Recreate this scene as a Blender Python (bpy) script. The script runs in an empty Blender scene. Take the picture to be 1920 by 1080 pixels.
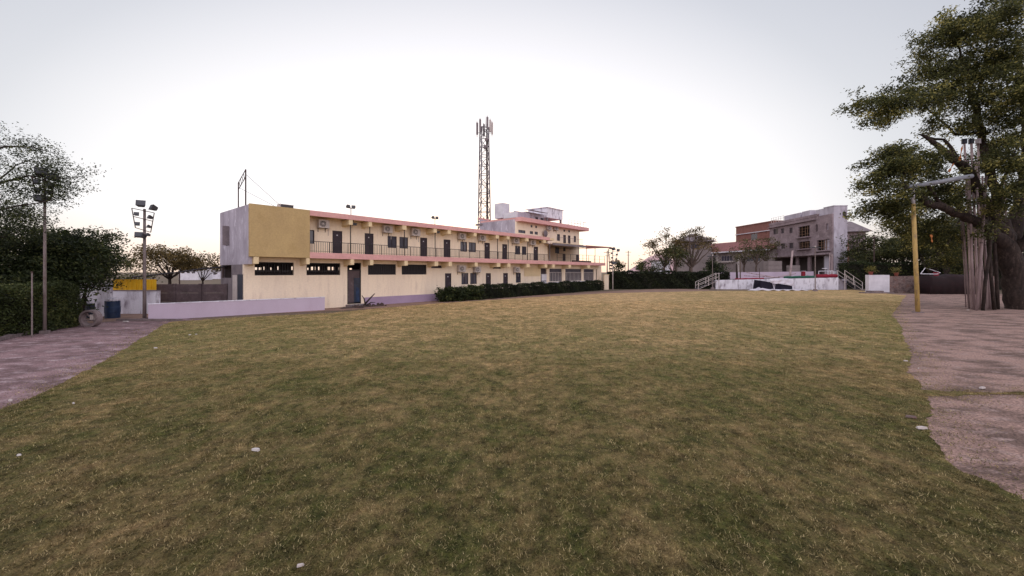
import bpy, math, random
import numpy as np
from mathutils import Vector, Matrix, noise

random.seed(7); rng = np.random.default_rng(7)
sc = bpy.context.scene
col = sc.collection
R = math.radians

# ------------------------------------------------------------------ camera
F, HOR, H = 760.0, 510.0, 2.6
cam_d = bpy.data.cameras.new('camera'); cam = bpy.data.objects.new('camera', cam_d); col.objects.link(cam)
cam.location = (0, 0, H); cam.rotation_euler = (R(90), 0, 0)
cam_d.sensor_width = 36; cam_d.lens = F/1920*36; cam_d.shift_y = -(540-HOR)/1920
cam_d.clip_end = 5000; cam_d.clip_start = 0.1
sc.camera = cam

# ------------------------------------------------------------------ sky and sun
SUN_EL, SUN_AZ = 3.0, -5.0            # degrees; azimuth from +Y towards +X
sd = Vector((math.sin(R(SUN_AZ))*math.cos(R(SUN_EL)), math.cos(R(SUN_AZ))*math.cos(R(SUN_EL)), math.sin(R(SUN_EL))))
w = bpy.data.worlds.new('World'); sc.world = w; w.use_nodes = True
nt = w.node_tree; nt.nodes.clear()
out = nt.nodes.new('ShaderNodeOutputWorld')
sky = nt.nodes.new('ShaderNodeTexSky'); sky.sky_type = 'NISHITA'; sky.sun_disc = False
sky.sun_elevation = R(SUN_EL); sky.sun_rotation = R(SUN_AZ); sky.air_density = 1.0; sky.dust_density = 2.0
bg1 = nt.nodes.new('ShaderNodeBackground'); bg1.inputs[1].default_value = 0.03
nt.links.new(sky.outputs[0], bg1.inputs[0])
# thin bright evening overcast in front of the blue: bright round the low sun
tc = nt.nodes.new('ShaderNodeTexCoord')
dot = nt.nodes.new('ShaderNodeVectorMath'); dot.operation = 'DOT_PRODUCT'
gd = Vector((math.sin(R(-5)), 1, 0.10)).normalized()
dot.inputs[1].default_value = gd
sq = nt.nodes.new('ShaderNodeVectorMath'); sq.operation = 'MULTIPLY'; sq.inputs[1].default_value = (.64, 1, 1.13)
nm = nt.nodes.new('ShaderNodeVectorMath'); nm.operation = 'NORMALIZE'
nt.links.new(tc.outputs['Generated'], sq.inputs[0]); nt.links.new(sq.outputs[0], nm.inputs[0]); nt.links.new(nm.outputs[0], dot.inputs[0])
mr = nt.nodes.new('ShaderNodeMapRange'); mr.inputs[1].default_value = -1; mr.inputs[2].default_value = 1
nt.links.new(dot.outputs['Value'], mr.inputs[0])
cr = nt.nodes.new('ShaderNodeValToRGB'); nt.links.new(mr.outputs[0], cr.inputs[0])
e = cr.color_ramp.elements
stops = [(0.0, (1.75, 1.68, 1.78)), (0.35, (1.50, 1.45, 1.54)), (0.62, (.74, .74, .80)), (0.76, (.49, .508, .57)), (0.83, (.55, .57, .625)), (0.90, (.70, .715, .75)),  # first stops: sky behind the camera, raised as added fill for the facades
         (0.94, (.93, .925, .94)), (0.955, (1.0, 1.0, 1.03)), (0.975, (1.0, 1.01, 1.05)), (1.0, (1.03, 1.03, 1.05))]
e[0].position = 0; e[0].color = (*stops[0][1], 1); e[1].position = 1; e[1].color = (*stops[-1][1], 1)
for p, c in stops[1:-1]:
    k = e.new(p); k.color = (*c, 1)
bg2 = nt.nodes.new('ShaderNodeBackground'); bg2.inputs[1].default_value = 1.0
# dusty warm air close to the horizon
sz = nt.nodes.new('ShaderNodeSeparateXYZ'); nt.links.new(tc.outputs['Generated'], sz.inputs[0])
hr = nt.nodes.new('ShaderNodeValToRGB'); nt.links.new(sz.outputs[2], hr.inputs[0]); he = hr.color_ramp.elements
he[0].position = 0; he[0].color = (1.02, .82, .66, 1); he[1].position = .55; he[1].color = (.90, .905, .95, 1)
k = he.new(.05); k.color = (1.10, .97, .87, 1); k = he.new(.11); k.color = (1.06, 1.05, 1.06, 1); k = he.new(.30); k.color = (1.03, 1.02, 1.03, 1)
hm = nt.nodes.new('ShaderNodeVectorMath'); hm.operation = 'MULTIPLY'
nt.links.new(cr.outputs[0], hm.inputs[0]); nt.links.new(hr.outputs[0], hm.inputs[1]); nt.links.new(hm.outputs[0], bg2.inputs[0])
add = nt.nodes.new('ShaderNodeAddShader')
nt.links.new(bg1.outputs[0], add.inputs[0]); nt.links.new(bg2.outputs[0], add.inputs[1])
nt.links.new(add.outputs[0], out.inputs[0])
sun_d = bpy.data.lights.new('sun', 'SUN'); sun = bpy.data.objects.new('sun', sun_d); col.objects.link(sun)
sun_d.energy = 0.5; sun_d.angle = R(12); sun_d.color = (1, .80, .62)
sun.rotation_euler = sd.to_track_quat('Z', 'Y').to_euler()
sun.location = (0, 0, 60)
sc.view_settings.view_transform = 'Standard'; sc.view_settings.look = 'None'
sc.view_settings.exposure = 0; sc.view_settings.gamma = 1
sc.render.engine = 'CYCLES'
sc.cycles.use_denoising = True
sc.cycles.max_bounces = 6; sc.cycles.transparent_max_bounces = 4

# ------------------------------------------------------------------ helpers
def W(px, py, Y): return Vector(((px-960)/F*Y, Y, H-(py-HOR)/F*Y))
def G(px, py):
    Y = F*H/(py-HOR); return Vector(((px-960)/F*Y, Y, 0))
def L8(r, g, b):            # sRGB 0-255 -> linear
    f = lambda c: (c/255/12.92) if c/255 <= .04045 else ((c/255+.055)/1.055)**2.4
    return (f(r), f(g), f(b))

def mat(name, c1, rough=.8, c2=None, scale=1.0, lo=.35, hi=.65, detail=6, stretch=(1,1,1), bump=0, bscale=20, fine=.12, metal=0, spec=.3, c3=None, s3=4):
    m = bpy.data.materials.new(name); m.use_nodes = True
    n = m.node_tree.nodes; l = m.node_tree.links; b = n['Principled BSDF']
    b.inputs['Roughness'].default_value = rough; b.inputs['Metallic'].default_value = metal
    b.inputs['Specular IOR Level'].default_value = spec
    g = n.new('ShaderNodeTexCoord'); mp = n.new('ShaderNodeMapping'); mp.inputs['Scale'].default_value = stretch
    l.new(g.outputs['Object'], mp.inputs['Vector'])
    cur = n.new('ShaderNodeRGB'); cur.outputs[0].default_value = (*c1, 1); cur = cur.outputs[0]
    def layer(cur, cc, s, lo, hi, st):
        nz = n.new('ShaderNodeTexNoise'); nz.inputs['Scale'].default_value = s; nz.inputs['Detail'].default_value = detail
        nz.inputs['Roughness'].default_value = .62
        l.new(mp.outputs[0] if st else g.outputs['Object'], nz.inputs['Vector'])
        r = n.new('ShaderNodeMapRange'); r.inputs[1].default_value = lo; r.inputs[2].default_value = hi
        l.new(nz.outputs[0], r.inputs[0])
        mx = n.new('ShaderNodeMix'); mx.data_type = 'RGBA'; l.new(r.outputs[0], mx.inputs[0])
        l.new(cur, mx.inputs[6]); mx.inputs[7].default_value = (*cc, 1)
        return mx.outputs[2]
    if c2: cur = layer(cur, c2, scale, lo, hi, True)
    if c3: cur = layer(cur, c3, s3, .52, .68, True)
    if fine:
        nz = n.new('ShaderNodeTexNoise'); nz.inputs['Scale'].default_value = bscale; nz.inputs['Detail'].default_value = 4
        l.new(g.outputs['Object'], nz.inputs['Vector'])
        r = n.new('ShaderNodeMapRange'); r.inputs[1].default_value = .3; r.inputs[2].default_value = .7
        r.inputs[3].default_value = 1-fine; r.inputs[4].default_value = 1+fine
        l.new(nz.outputs[0], r.inputs[0])
        mx = n.new('ShaderNodeVectorMath'); mx.operation = 'SCALE'; l.new(cur, mx.inputs[0]); l.new(r.outputs[0], mx.inputs['Scale'])
        cur = mx.outputs[0]
        if bump:
            bm = n.new('ShaderNodeBump'); bm.inputs['Strength'].default_value = bump; bm.inputs['Distance'].default_value = .02
            l.new(nz.outputs[0], bm.inputs['Height']); l.new(bm.outputs[0], b.inputs['Normal'])
    l.new(cur, b.inputs['Base Color'])
    return m

def leafmat(name, ca, cb, cc=None, trans=.35):
    m = bpy.data.materials.new(name); m.use_nodes = True
    n = m.node_tree.nodes; l = m.node_tree.links; n.remove(n['Principled BSDF']); o = n['Material Output']
    at = n.new('ShaderNodeAttribute'); at.attribute_name = 'tint'
    r = n.new('ShaderNodeValToRGB'); el = r.color_ramp.elements
    el[0].color = (*ca, 1); el[1].color = (*(cc or cb), 1)
    if cc: k = el.new(.7); k.color = (*cb, 1)
    l.new(at.outputs['Fac'], r.inputs[0])
    d = n.new('ShaderNodeBsdfPrincipled'); d.inputs['Roughness'].default_value = .55; d.inputs['Specular IOR Level'].default_value = .25
    t = n.new('ShaderNodeBsdfTranslucent'); mx = n.new('ShaderNodeMixShader'); mx.inputs[0].default_value = trans
    l.new(r.outputs[0], d.inputs['Base Color']); l.new(r.outputs[0], t.inputs[0])
    l.new(d.outputs[0], mx.inputs[1]); l.new(t.outputs[0], mx.inputs[2]); l.new(mx.outputs[0], o.inputs[0])
    return m

def tag(o, label=None, cat=None, group=None, kind=None):
    if label: o['label'] = label
    if cat: o['category'] = cat
    if group: o['group'] = group
    if kind: o['kind'] = kind
    return o
def thing(name, label, cat, loc=(0, 0, 0), rz=0, group=None):
    o = bpy.data.objects.new(name, None); o.location = loc; o.rotation_euler = (0, 0, rz); o.empty_display_size = .2
    col.objects.link(o); return tag(o, label, cat, group)
def copy_tree(o, parent=None):
    kids = [c for c in bpy.data.objects if c.parent == o]
    c = o.copy(); col.objects.link(c)
    if parent: c.parent = parent
    for k in kids: copy_tree(k, c)
    return c

class MB:
    def __init__(s): s.v = []; s.f = []; s.mi = []
    def quad(s, a, b, c, d, mi=0):
        i = len(s.v); s.v += [tuple(a), tuple(b), tuple(c), tuple(d)]; s.f.append((i, i+1, i+2, i+3)); s.mi.append(mi); return s
    def tri(s, a, b, c, mi=0):
        i = len(s.v); s.v += [tuple(a), tuple(b), tuple(c)]; s.f.append((i, i+1, i+2)); s.mi.append(mi); return s
    def hexa(s, p, mi=0):      # 8 pts: bottom 4 ccw, top 4 ccw
        i = len(s.v); s.v += [tuple(q) for q in p]
        for f in ((3,2,1,0),(4,5,6,7),(0,1,5,4),(1,2,6,5),(2,3,7,6),(3,0,4,7)):
            s.f.append(tuple(i+k for k in f)); s.mi.append(mi)
        return s
    def box(s, x0, x1, y0, y1, z0, z1, mi=0):
        if x0 > x1: x0, x1 = x1, x0
        if y0 > y1: y0, y1 = y1, y0
        if z0 > z1: z0, z1 = z1, z0
        return s.hexa([(x0,y0,z0),(x1,y0,z0),(x1,y1,z0),(x0,y1,z0),(x0,y0,z1),(x1,y0,z1),(x1,y1,z1),(x0,y1,z1)], mi)
    def prism(s, poly, z0, z1, mi=0):
        n = len(poly); i = len(s.v)
        s.v += [(p[0], p[1], z0) for p in poly] + [(p[0], p[1], z1) for p in poly]
        s.f.append(tuple(i+n+k for k in range(n))); s.mi.append(mi)
        s.f.append(tuple(i+n-1-k for k in range(n))); s.mi.append(mi)
        for k in range(n):
            j = (k+1) % n; s.f.append((i+k, i+j, i+n+j, i+n+k)); s.mi.append(mi)
        return s
    def tube(s, pts, rad, n=8, mi=0, caps=True):
        pts = [Vector(p) for p in pts]
        if not hasattr(rad, '__len__'): rad = [rad]*len(pts)
        rings = []; prev = None
        for k, p in enumerate(pts):
            a = pts[max(k-1, 0)]; b = pts[min(k+1, len(pts)-1)]
            d = (b-a)
            if d.length < 1e-6: d = Vector((0, 0, 1))
            d.normalize()
            if prev is None:
                x = d.orthogonal().normalized()
            else:
                x = prev - d*prev.dot(d)
                x = d.orthogonal().normalized() if x.length < 1e-5 else x.normalized()
            prev = x; y = d.cross(x); i = len(s.v)
            for q in range(n):
                an = 2*math.pi*q/n
                s.v.append(tuple(p + (x*math.cos(an)+y*math.sin(an))*rad[k]))
            rings.append(i)
        for a, b in zip(rings[:-1], rings[1:]):
            for q in range(n):
                r_ = (q+1) % n; s.f.append((a+q, a+r_, b+r_, b+q)); s.mi.append(mi)
        if caps:
            s.f.append(tuple(rings[0]+n-1-q for q in range(n))); s.mi.append(mi)
            s.f.append(tuple(rings[-1]+q for q in range(n))); s.mi.append(mi)
        return s
    def bar(s, a, b, r, mi=0):  return s.tube([a, b], r, 6, mi)
    def build(s, name, mats, parent=None, smooth=False):
        me = bpy.data.meshes.new(name); me.from_pydata(s.v, [], s.f)
        if not isinstance(mats, (list, tuple)): mats = [mats]
        for m in mats: me.materials.append(m)
        me.polygons.foreach_set('material_index', s.mi)
        if smooth: me.polygons.foreach_set('use_smooth', [True]*len(s.f))
        me.update()
        o = bpy.data.objects.new(name, me); col.objects.link(o)
        if parent: o.parent = parent
        return o

def fast(name, V, Fc, mats, mi=None, tint=None, parent=None):
    V = np.asarray(V, np.float32); Fc = np.asarray(Fc, np.int32); k = Fc.shape[1]
    me = bpy.data.meshes.new(name); me.vertices.add(len(V)); me.vertices.foreach_set('co', V.ravel())
    me.loops.add(Fc.size); me.loops.foreach_set('vertex_index', Fc.ravel())
    me.polygons.add(len(Fc)); me.polygons.foreach_set('loop_start', np.arange(0, Fc.size, k, dtype=np.int32))
    me.polygons.foreach_set('loop_total', np.full(len(Fc), k, np.int32))
    for m in (mats if isinstance(mats, (list, tuple)) else [mats]): me.materials.append(m)
    if mi is not None: me.polygons.foreach_set('material_index', np.asarray(mi, np.int32))
    if tint is not None:
        a = me.attributes.new('tint', 'FLOAT', 'POINT'); a.data.foreach_set('value', np.asarray(tint, np.float32))
    me.update(calc_edges=True); me.validate()
    o = bpy.data.objects.new(name, me); col.objects.link(o)
    if parent: o.parent = parent
    return o

def leaves(P, size, tintbase=None, aspect=.45, droop=0.0, up=.0):
    """one small pointed quad per point"""
    n = len(P); d = rng.normal(size=(n, 3)); d[:, 2] = d[:, 2]*.7-droop; d /= np.linalg.norm(d, axis=1)[:, None]
    q = rng.normal(size=(n, 3)); q[:, 2] += 0; s = np.cross(d, q); s /= np.linalg.norm(s, axis=1)[:, None]+1e-9
    sz = size*rng.uniform(.6, 1.3, n)[:, None]
    V = np.stack([P-d*sz*.5, P+s*sz*aspect*.5, P+d*sz*.5, P-s*sz*aspect*.5], 1).reshape(-1, 3)
    Fc = np.arange(n*4).reshape(n, 4)
    t = rng.uniform(0, 1, n) if tintbase is None else np.clip(tintbase+rng.normal(0, .24, n), 0, 1)
    return V, Fc, np.repeat(t, 4)

# ------------------------------------------------------------------ materials
M = {}
M['cream'] = mat('cream_paint', (.84, .69, .53), .85, (.76, .62, .49), .8, c3=(.70, .56, .44), s3=3.5, stretch=(1, 1, .16), fine=.05, bscale=9)
M['cream2'] = mat('cream_paint_upper', (.74, .57, .35), .85, (.64, .50, .31), .8, fine=.05, bscale=9)
M['pink'] = mat('pink_paint', (.67, .36, .34), .8, (.59, .31, .295), 1.2, stretch=(.5, 1, 3), fine=.08, bscale=6)
M['ochre'] = mat('ochre_plaster', (.49, .345, .165), .9, (.41, .285, .14), .55, c3=(.42, .29, .135), s3=1.3, fine=.08, bscale=12, stretch=(1, 1, .7))
M['lilacwash'] = mat('stained_lilac_wash', (.42, .375, .43), .9, (.29, .25, .29), 1.1, .42, .6, c3=(.60, .55, .62), s3=2.2, stretch=(1, 1, .45), fine=.1)
M['lilac'] = mat('lilac_paint', (.36, .265, .37), .85, (.31, .225, .32), .9, fine=.05)
M['lilac_l'] = mat('pale_lilac_wall_paint', (.50, .41, .50), .85, (.45, .36, .44), .7, stretch=(1, 1, .4), fine=.04)
M['white'] = mat('white_limewash', (.72, .69, .76), .9, (.50, .46, .52), 1.2, .5, .7, stretch=(1, 1, .35), c3=(.26, .22, .26), s3=2.6, fine=.1)
M['white_c'] = mat('clean_white_paint', (.66, .63, .68), .8, (.52, .49, .54), 1.0, fine=.06)
M['dark'] = mat('dark_metal', (.022, .018, .022), .5, fine=.1)
M['door'] = mat('dark_door_paint', (.030, .020, .028), .55, (.045, .03, .038), 2, fine=.1)
M['glass'] = mat('dim_window_glass', (.045, .042, .06), .12, (.07, .065, .085), .8, fine=0, spec=.6)
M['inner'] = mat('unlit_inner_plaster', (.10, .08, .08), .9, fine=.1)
M['slabgrey'] = mat('raw_concrete', (.22, .18, .19), .95, (.15, .125, .135), 1.0, fine=.12, bump=.3)
M['steel'] = mat('galvanised_steel', (.17, .155, .185), .8, (.11, .10, .12), 3, spec=.1)
M['rust'] = mat('rusty_steel', (.085, .055, .05), .9, (.06, .04, .035), 5)
M['acwhite'] = mat('ac_casing', (.55, .48, .46), .5, (.42, .36, .34), 2, fine=.06)
M['pole'] = mat('weathered_pole', (.23, .185, .18), .7, (.15, .115, .11), 2.5, stretch=(1, 1, .3), c3=(.10, .065, .05), s3=5)
M['lampdark'] = mat('lamp_housing', (.05, .045, .05), .5, fine=.1)
M['lens'] = mat('floodlight_lens', (.07, .07, .08), .35, fine=0, spec=.3)
M['bark'] = mat('dark_bark', (.036, .024, .020), .95, (.015, .010, .009), 4, stretch=(1, 1, .25), c3=(.065, .045, .038), s3=7, bump=.9, bscale=9, fine=.3)
M['barkl'] = mat('pale_bark', (.14, .10, .085), .95, (.07, .05, .04), 3, stretch=(1, 1, .3), bump=.5, fine=.2)
M['path'] = mat('worn_concrete_paving', (.265, .165, .170), .95, (.14, .085, .086), .9, .42, .58, stretch=(.8, 1.2, 1), c3=(.40, .30, .31), s3=2.2, bump=1, bscale=28, fine=.45, detail=10)
M['yard'] = mat('dusty_concrete_yard', (.315, .20, .165), .95, (.13, .082, .066), .9, .44, .60, stretch=(.8, 1.2, 1), c3=(.31, .22, .195), s3=3.2, bump=1, bscale=26, fine=.55, detail=10)
M['dirt'] = mat('reddish_dirt', (.29, .18, .135), 1, (.19, .12, .09), .7, .36, .62, c3=(.27, .17, .13), s3=2.0, bump=.5, bscale=14, fine=.22)
M['ground'] = mat('dusty_ground', (.18, .12, .09), 1, (.11, .085, .055), .15, .35, .6, c3=(.07, .07, .035), s3=.3, bump=.4, bscale=8, fine=.2)
M['panelwall'] = mat('grey_precast_panels', (.105, .075, .078), .95, (.07, .05, .053), 1.3, .4, .65, c3=(.14, .105, .11), s3=3, bump=.3, fine=.15)
M['yellow'] = mat('yellow_sheeting', (.70, .40, .012), .7, (.58, .31, .01), 1.2, fine=.05)
M['blue'] = mat('blue_plastic', (.020, .040, .095), .5, (.012, .022, .05), 2.5)
M['bluegrey'] = mat('blue_grey_sheet_steel', (.035, .04, .065), .5, (.025, .028, .04), 2)
M['cement'] = mat('cement_ring', (.22, .17, .17), .95, (.13, .10, .10), 3, bump=.4, fine=.15)
M['redroof'] = mat('red_clay_roof', (.27, .115, .105), .9, (.20, .085, .08), 1.0, stretch=(3, 1, 1), fine=.15)
M['brick'] = mat('red_brickwork', (.25, .115, .095), .95, (.19, .085, .07), 1.2, fine=.2, bscale=6)
M['cgrey'] = mat('unpainted_cement_render', (.27, .205, .22), .95, (.19, .142, .152), .35, .4, .6, c3=(.32, .25, .265), s3=.9, fine=.12, bscale=3)
M['cwhite'] = mat('chalky_white_render', (.48, .44, .50), .9, (.36, .32, .37), .4, .4, .62, stretch=(1, 1, .3), c3=(.30, .26, .3), s3=1.4, fine=.08)
M['greyhouse'] = mat('grey_house_paint', (.25, .205, .20), .9, (.19, .155, .15), .5, fine=.1)
M['timber'] = mat('scaffold_timber', (.20, .12, .08), .9, fine=.15)
M['bamboo'] = mat('weathered_bamboo', (.46, .355, .355), .75, (.28, .205, .205), 2, stretch=(1, 1, .2), c3=(.09, .06, .055), s3=4, fine=.15)
M['bamboo_d'] = mat('grey_brown_bamboo', (.29, .215, .215), .8, (.15, .105, .105), 2, stretch=(1, 1, .2), fine=.15)
M['beamgrey'] = mat('pale_grey_pipe', (.24, .25, .28), .6, (.17, .175, .2), 2, fine=.08)
M['ypole'] = mat('yellow_pole_paint', (.46, .31, .105), .7, (.36, .24, .09), 3, stretch=(1, 1, .4), c3=(.26, .18, .10), s3=6)
M['maroon'] = mat('dark_maroon_tarpaulin', (.020, .007, .009), .85, (.011, .005, .006), 2.0, fine=.2, bscale=8, bump=.5)
M['navy'] = mat('navy_tarpaulin', (.014, .013, .022), .8, (.02, .018, .03), 2, fine=.1, spec=.1)
M['cloth'] = mat('white_cloth', (.62, .58, .63), .9, (.48, .44, .50), 1.6, fine=.06)
M['greencloth'] = mat('green_cloth', (.025, .11, .07), .9, (.018, .07, .048), 4, fine=.15)
M['redcloth'] = mat('red_cloth', (.26, .018, .035), .9, (.17, .014, .026), 4, fine=.15)
M['stone'] = mat('rough_stone_wall', (.19, .135, .125), .95, (.10, .068, .066), 2.6, .42, .6, c3=(.25, .13, .10), s3=1.3, bump=.8, bscale=6, fine=.25)
M['orange'] = mat('orange_rag', (.36, .13, .04), .9, fine=.1)
M['hill'] = mat('hazy_hillside', (.55, .36, .36), 1, (.48, .32, .33), .01, fine=.05, bscale=.1)  # pale pink: distance haze put into the hill's own colour
M['terracotta'] = mat('terracotta_pot', (.20, .055, .04), .8)
M['plastic'] = mat('white_litter', (.60, .56, .55), .7, (.45, .40, .38), 20)
M['leaf_big'] = leafmat('neem_leaf', (.022, .026, .009), (.105, .112, .034), (.36, .32, .10), .45)
M['leaf_dark'] = leafmat('dark_shrub_leaf', (.012, .018, .007), (.036, .050, .016), (.11, .12, .04), .3)
M['leaf_hedge'] = leafmat('clipped_hedge_leaf', (.009, .012, .006), (.026, .034, .014), (.06, .07, .028), .2)
M['leaf_hedge2'] = leafmat('olive_hedge_leaf', (.022, .030, .009), (.066, .082, .024), (.14, .14, .045), .25)
M['leaf_dry'] = leafmat('backlit_dry_leaf', (.055, .042, .018), (.14, .10, .035), (.28, .19, .07), .5)
M['leaf_mid'] = leafmat('olive_leaf', (.028, .033, .013), (.075, .082, .028), (.16, .15, .05), .38)
M['leaf_olive'] = leafmat('pale_olive_leaf', (.05, .047, .022), (.12, .108, .045), (.2, .17, .07), .4)
M['leaf_lime'] = leafmat('yellow_green_leaf', (.09, .085, .02), (.21, .18, .05), None, .4)

# lawn and grass share one colour field in world space
def lawn_material(name, blades):
    m = bpy.data.materials.new(name); m.use_nodes = True
    n = m.node_tree.nodes; l = m.node_tree.links; b = n['Principled BSDF']; o = n['Material Output']
    b.inputs['Roughness'].default_value = .9; b.inputs['Specular IOR Level'].default_value = .15
    g = n.new('ShaderNodeNewGeometry'); fl = n.new('ShaderNodeVectorMath'); fl.operation = 'MULTIPLY'; fl.inputs[1].default_value = (1, 1, 0)
    l.new(g.outputs['Position'], fl.inputs[0])
    def nz(s, d, rough=.6, st=None, dist=0):
        x = n.new('ShaderNodeTexNoise'); x.inputs['Scale'].default_value = s; x.inputs['Detail'].default_value = d; x.inputs['Roughness'].default_value = rough
        x.inputs['Distortion'].default_value = dist
        if st:
            q = n.new('ShaderNodeVectorMath'); q.operation = 'MULTIPLY'; q.inputs[1].default_value = st; l.new(fl.outputs[0], q.inputs[0]); l.new(q.outputs[0], x.inputs[0])
        else: l.new(fl.outputs[0], x.inputs[0])
        return x.outputs[0]
    def rg(v, a, b_, c=0, d=1):
        x = n.new('ShaderNodeMapRange'); x.inputs[1].default_value = a; x.inputs[2].default_value = b_; x.inputs[3].default_value = c; x.inputs[4].default_value = d
        x.clamp = True; l.new(v, x.inputs[0]); return x.outputs[0]
    def ma(op, a, b_):
        x = n.new('ShaderNodeMath'); x.operation = op
        for i, v in enumerate((a, b_)):
            if isinstance(v, (int, float)): x.inputs[i].default_value = v
            else: l.new(v, x.inputs[i])
        return x.outputs[0]
    def mix(f, a, b_):
        x = n.new('ShaderNodeMix'); x.data_type = 'RGBA'; l.new(f, x.inputs[0])
        for i, v in ((6, a), (7, b_)):
            if isinstance(v, tuple): x.inputs[i].default_value = (*v, 1)
            else: l.new(v, x.inputs[i])
        return x.outputs[2]
    sp = n.new('ShaderNodeSeparateXYZ'); l.new(g.outputs['Position'], sp.inputs[0])
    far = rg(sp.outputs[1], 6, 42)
    right = rg(sp.outputs[0], 11, 20)       # greener along the yard edge
    left = rg(sp.outputs[0], -7, -13)
    broad = nz(.22, 4, .55, (1, .7, 1)); med = nz(1.1, 5, .62, (1, .75, 1)); fine = nz(9, 4, .7); vf = nz(60, 3, .7)
    grain = nz(2.6, 9, .86, (1, .72, 1), .3)      # rough at every scale: tufts, thatch, gaps
    grain2 = nz(4.1, 9, .88, (1, .8, 1))
    dry = ma('ADD', ma('MULTIPLY', broad, .45), ma('MULTIPLY', med, .45))
    dry = ma('ADD', dry, ma('MULTIPLY', grain, 1.1))
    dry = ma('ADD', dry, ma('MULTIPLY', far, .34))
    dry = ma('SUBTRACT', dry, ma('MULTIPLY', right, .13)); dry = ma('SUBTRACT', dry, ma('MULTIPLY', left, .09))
    f = rg(dry, .86, 1.30)
    green = mix(rg(fine, .35, .65), (.054, .060, .016), (.104, .102, .026))
    tan = mix(rg(med, .35, .65), (.195, .130, .060), (.325, .213, .102))
    c = mix(f, green, tan)
    sc0 = n.new('ShaderNodeVectorMath'); sc0.operation = 'SCALE'; l.new(c, sc0.inputs[0])
    l.new(ma('MULTIPLY', ma('ADD', rg(sp.outputs[1], 3.5, 16, .86, 1.52), rg(sp.outputs[1], 16, 34, 0, .42)), rg(grain2, .36, .64, .30, 1.75)), sc0.inputs['Scale']); c = sc0.outputs[0]  # brightness climbs with distance, partly lens vignette painted into the turf colour
    c = mix(rg(nz(.55, 6, .7), .66, .74), c, (.19, .115, .075))
    if blades:
        at = n.new('ShaderNodeAttribute'); at.attribute_name = 'tint'
        c2 = mix(rg(at.outputs['Fac'], .5, .95, 0, .7), c, (.33, .26, .14))
        v = n.new('ShaderNodeVectorMath'); v.operation = 'SCALE'; l.new(c2, v.inputs[0]); l.new(rg(at.outputs['Fac'], 0, 1, .45, 1.9), v.inputs['Scale'])
        l.new(v.outputs[0], b.inputs['Base Color'])
        t = n.new('ShaderNodeBsdfTranslucent'); l.new(v.outputs[0], t.inputs[0]); mx = n.new('ShaderNodeMixShader'); mx.inputs[0].default_value = .25
        l.new(b.outputs[0], mx.inputs[1]); l.new(t.outputs[0], mx.inputs[2]); l.new(mx.outputs[0], o.inputs[0])
    else:
        v = n.new('ShaderNodeVectorMath'); v.operation = 'SCALE'; l.new(c, v.inputs[0])
        l.new(rg(vf, .35, .65, .55, 1.2), v.inputs['Scale'])
        l.new(v.outputs[0], b.inputs['Base Color'])
        bp = n.new('ShaderNodeBump'); bp.inputs['Strength'].default_value = .8; bp.inputs['Distance'].default_value = .05
        l.new(ma('ADD', fine, ma('MULTIPLY', vf, .5)), bp.inputs['Height']); l.new(bp.outputs[0], b.inputs['Normal'])
    return m
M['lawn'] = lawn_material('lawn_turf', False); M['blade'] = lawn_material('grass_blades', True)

# ------------------------------------------------------------------ ground
def sheet(name, poly, z, m, jag=0, step=.5, cat=None):
    """flat polygon sheet with an uneven outline"""
    pts = []
    n = len(poly)
    for i in range(n):
        a = Vector(poly[i][:2]); b = Vector(poly[(i+1) % n][:2]); k = max(1, int((b-a).length/step)) if jag else 1
        k = min(k, 420)
        for j in range(k):
            p = a.lerp(b, j/k)
            if jag:
                q = noise.noise_vector(Vector((p.x*.7, p.y*.7, 3.1)))*jag*.45 + noise.noise_vector(Vector((p.x*3.3, p.y*3.3, 9.1)))*jag*.4 + noise.noise_vector(Vector((p.x*11, p.y*11, 5.1)))*jag*.35
                p = p + Vector((q.x, q.y))
            pts.append((p.x, p.y, z))
    me = bpy.data.meshes.new(name); me.from_pydata(pts, [], [tuple(range(len(pts)))]); me.materials.append(m)
    import bmesh
    bm = bmesh.new(); bm.from_mesh(me); bmesh.ops.triangulate(bm, faces=bm.faces[:])
    bmesh.ops.recalc_face_normals(bm, faces=bm.faces[:])
    for f in bm.faces:
        if f.normal.z < 0: f.normal_flip()
    bm.to_mesh(me); bm.free()
    o = bpy.data.objects.new(name, me); col.objects.link(o); tag(o, kind='structure')
    return o, np.array([(p[0], p[1]) for p in pts])

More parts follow.
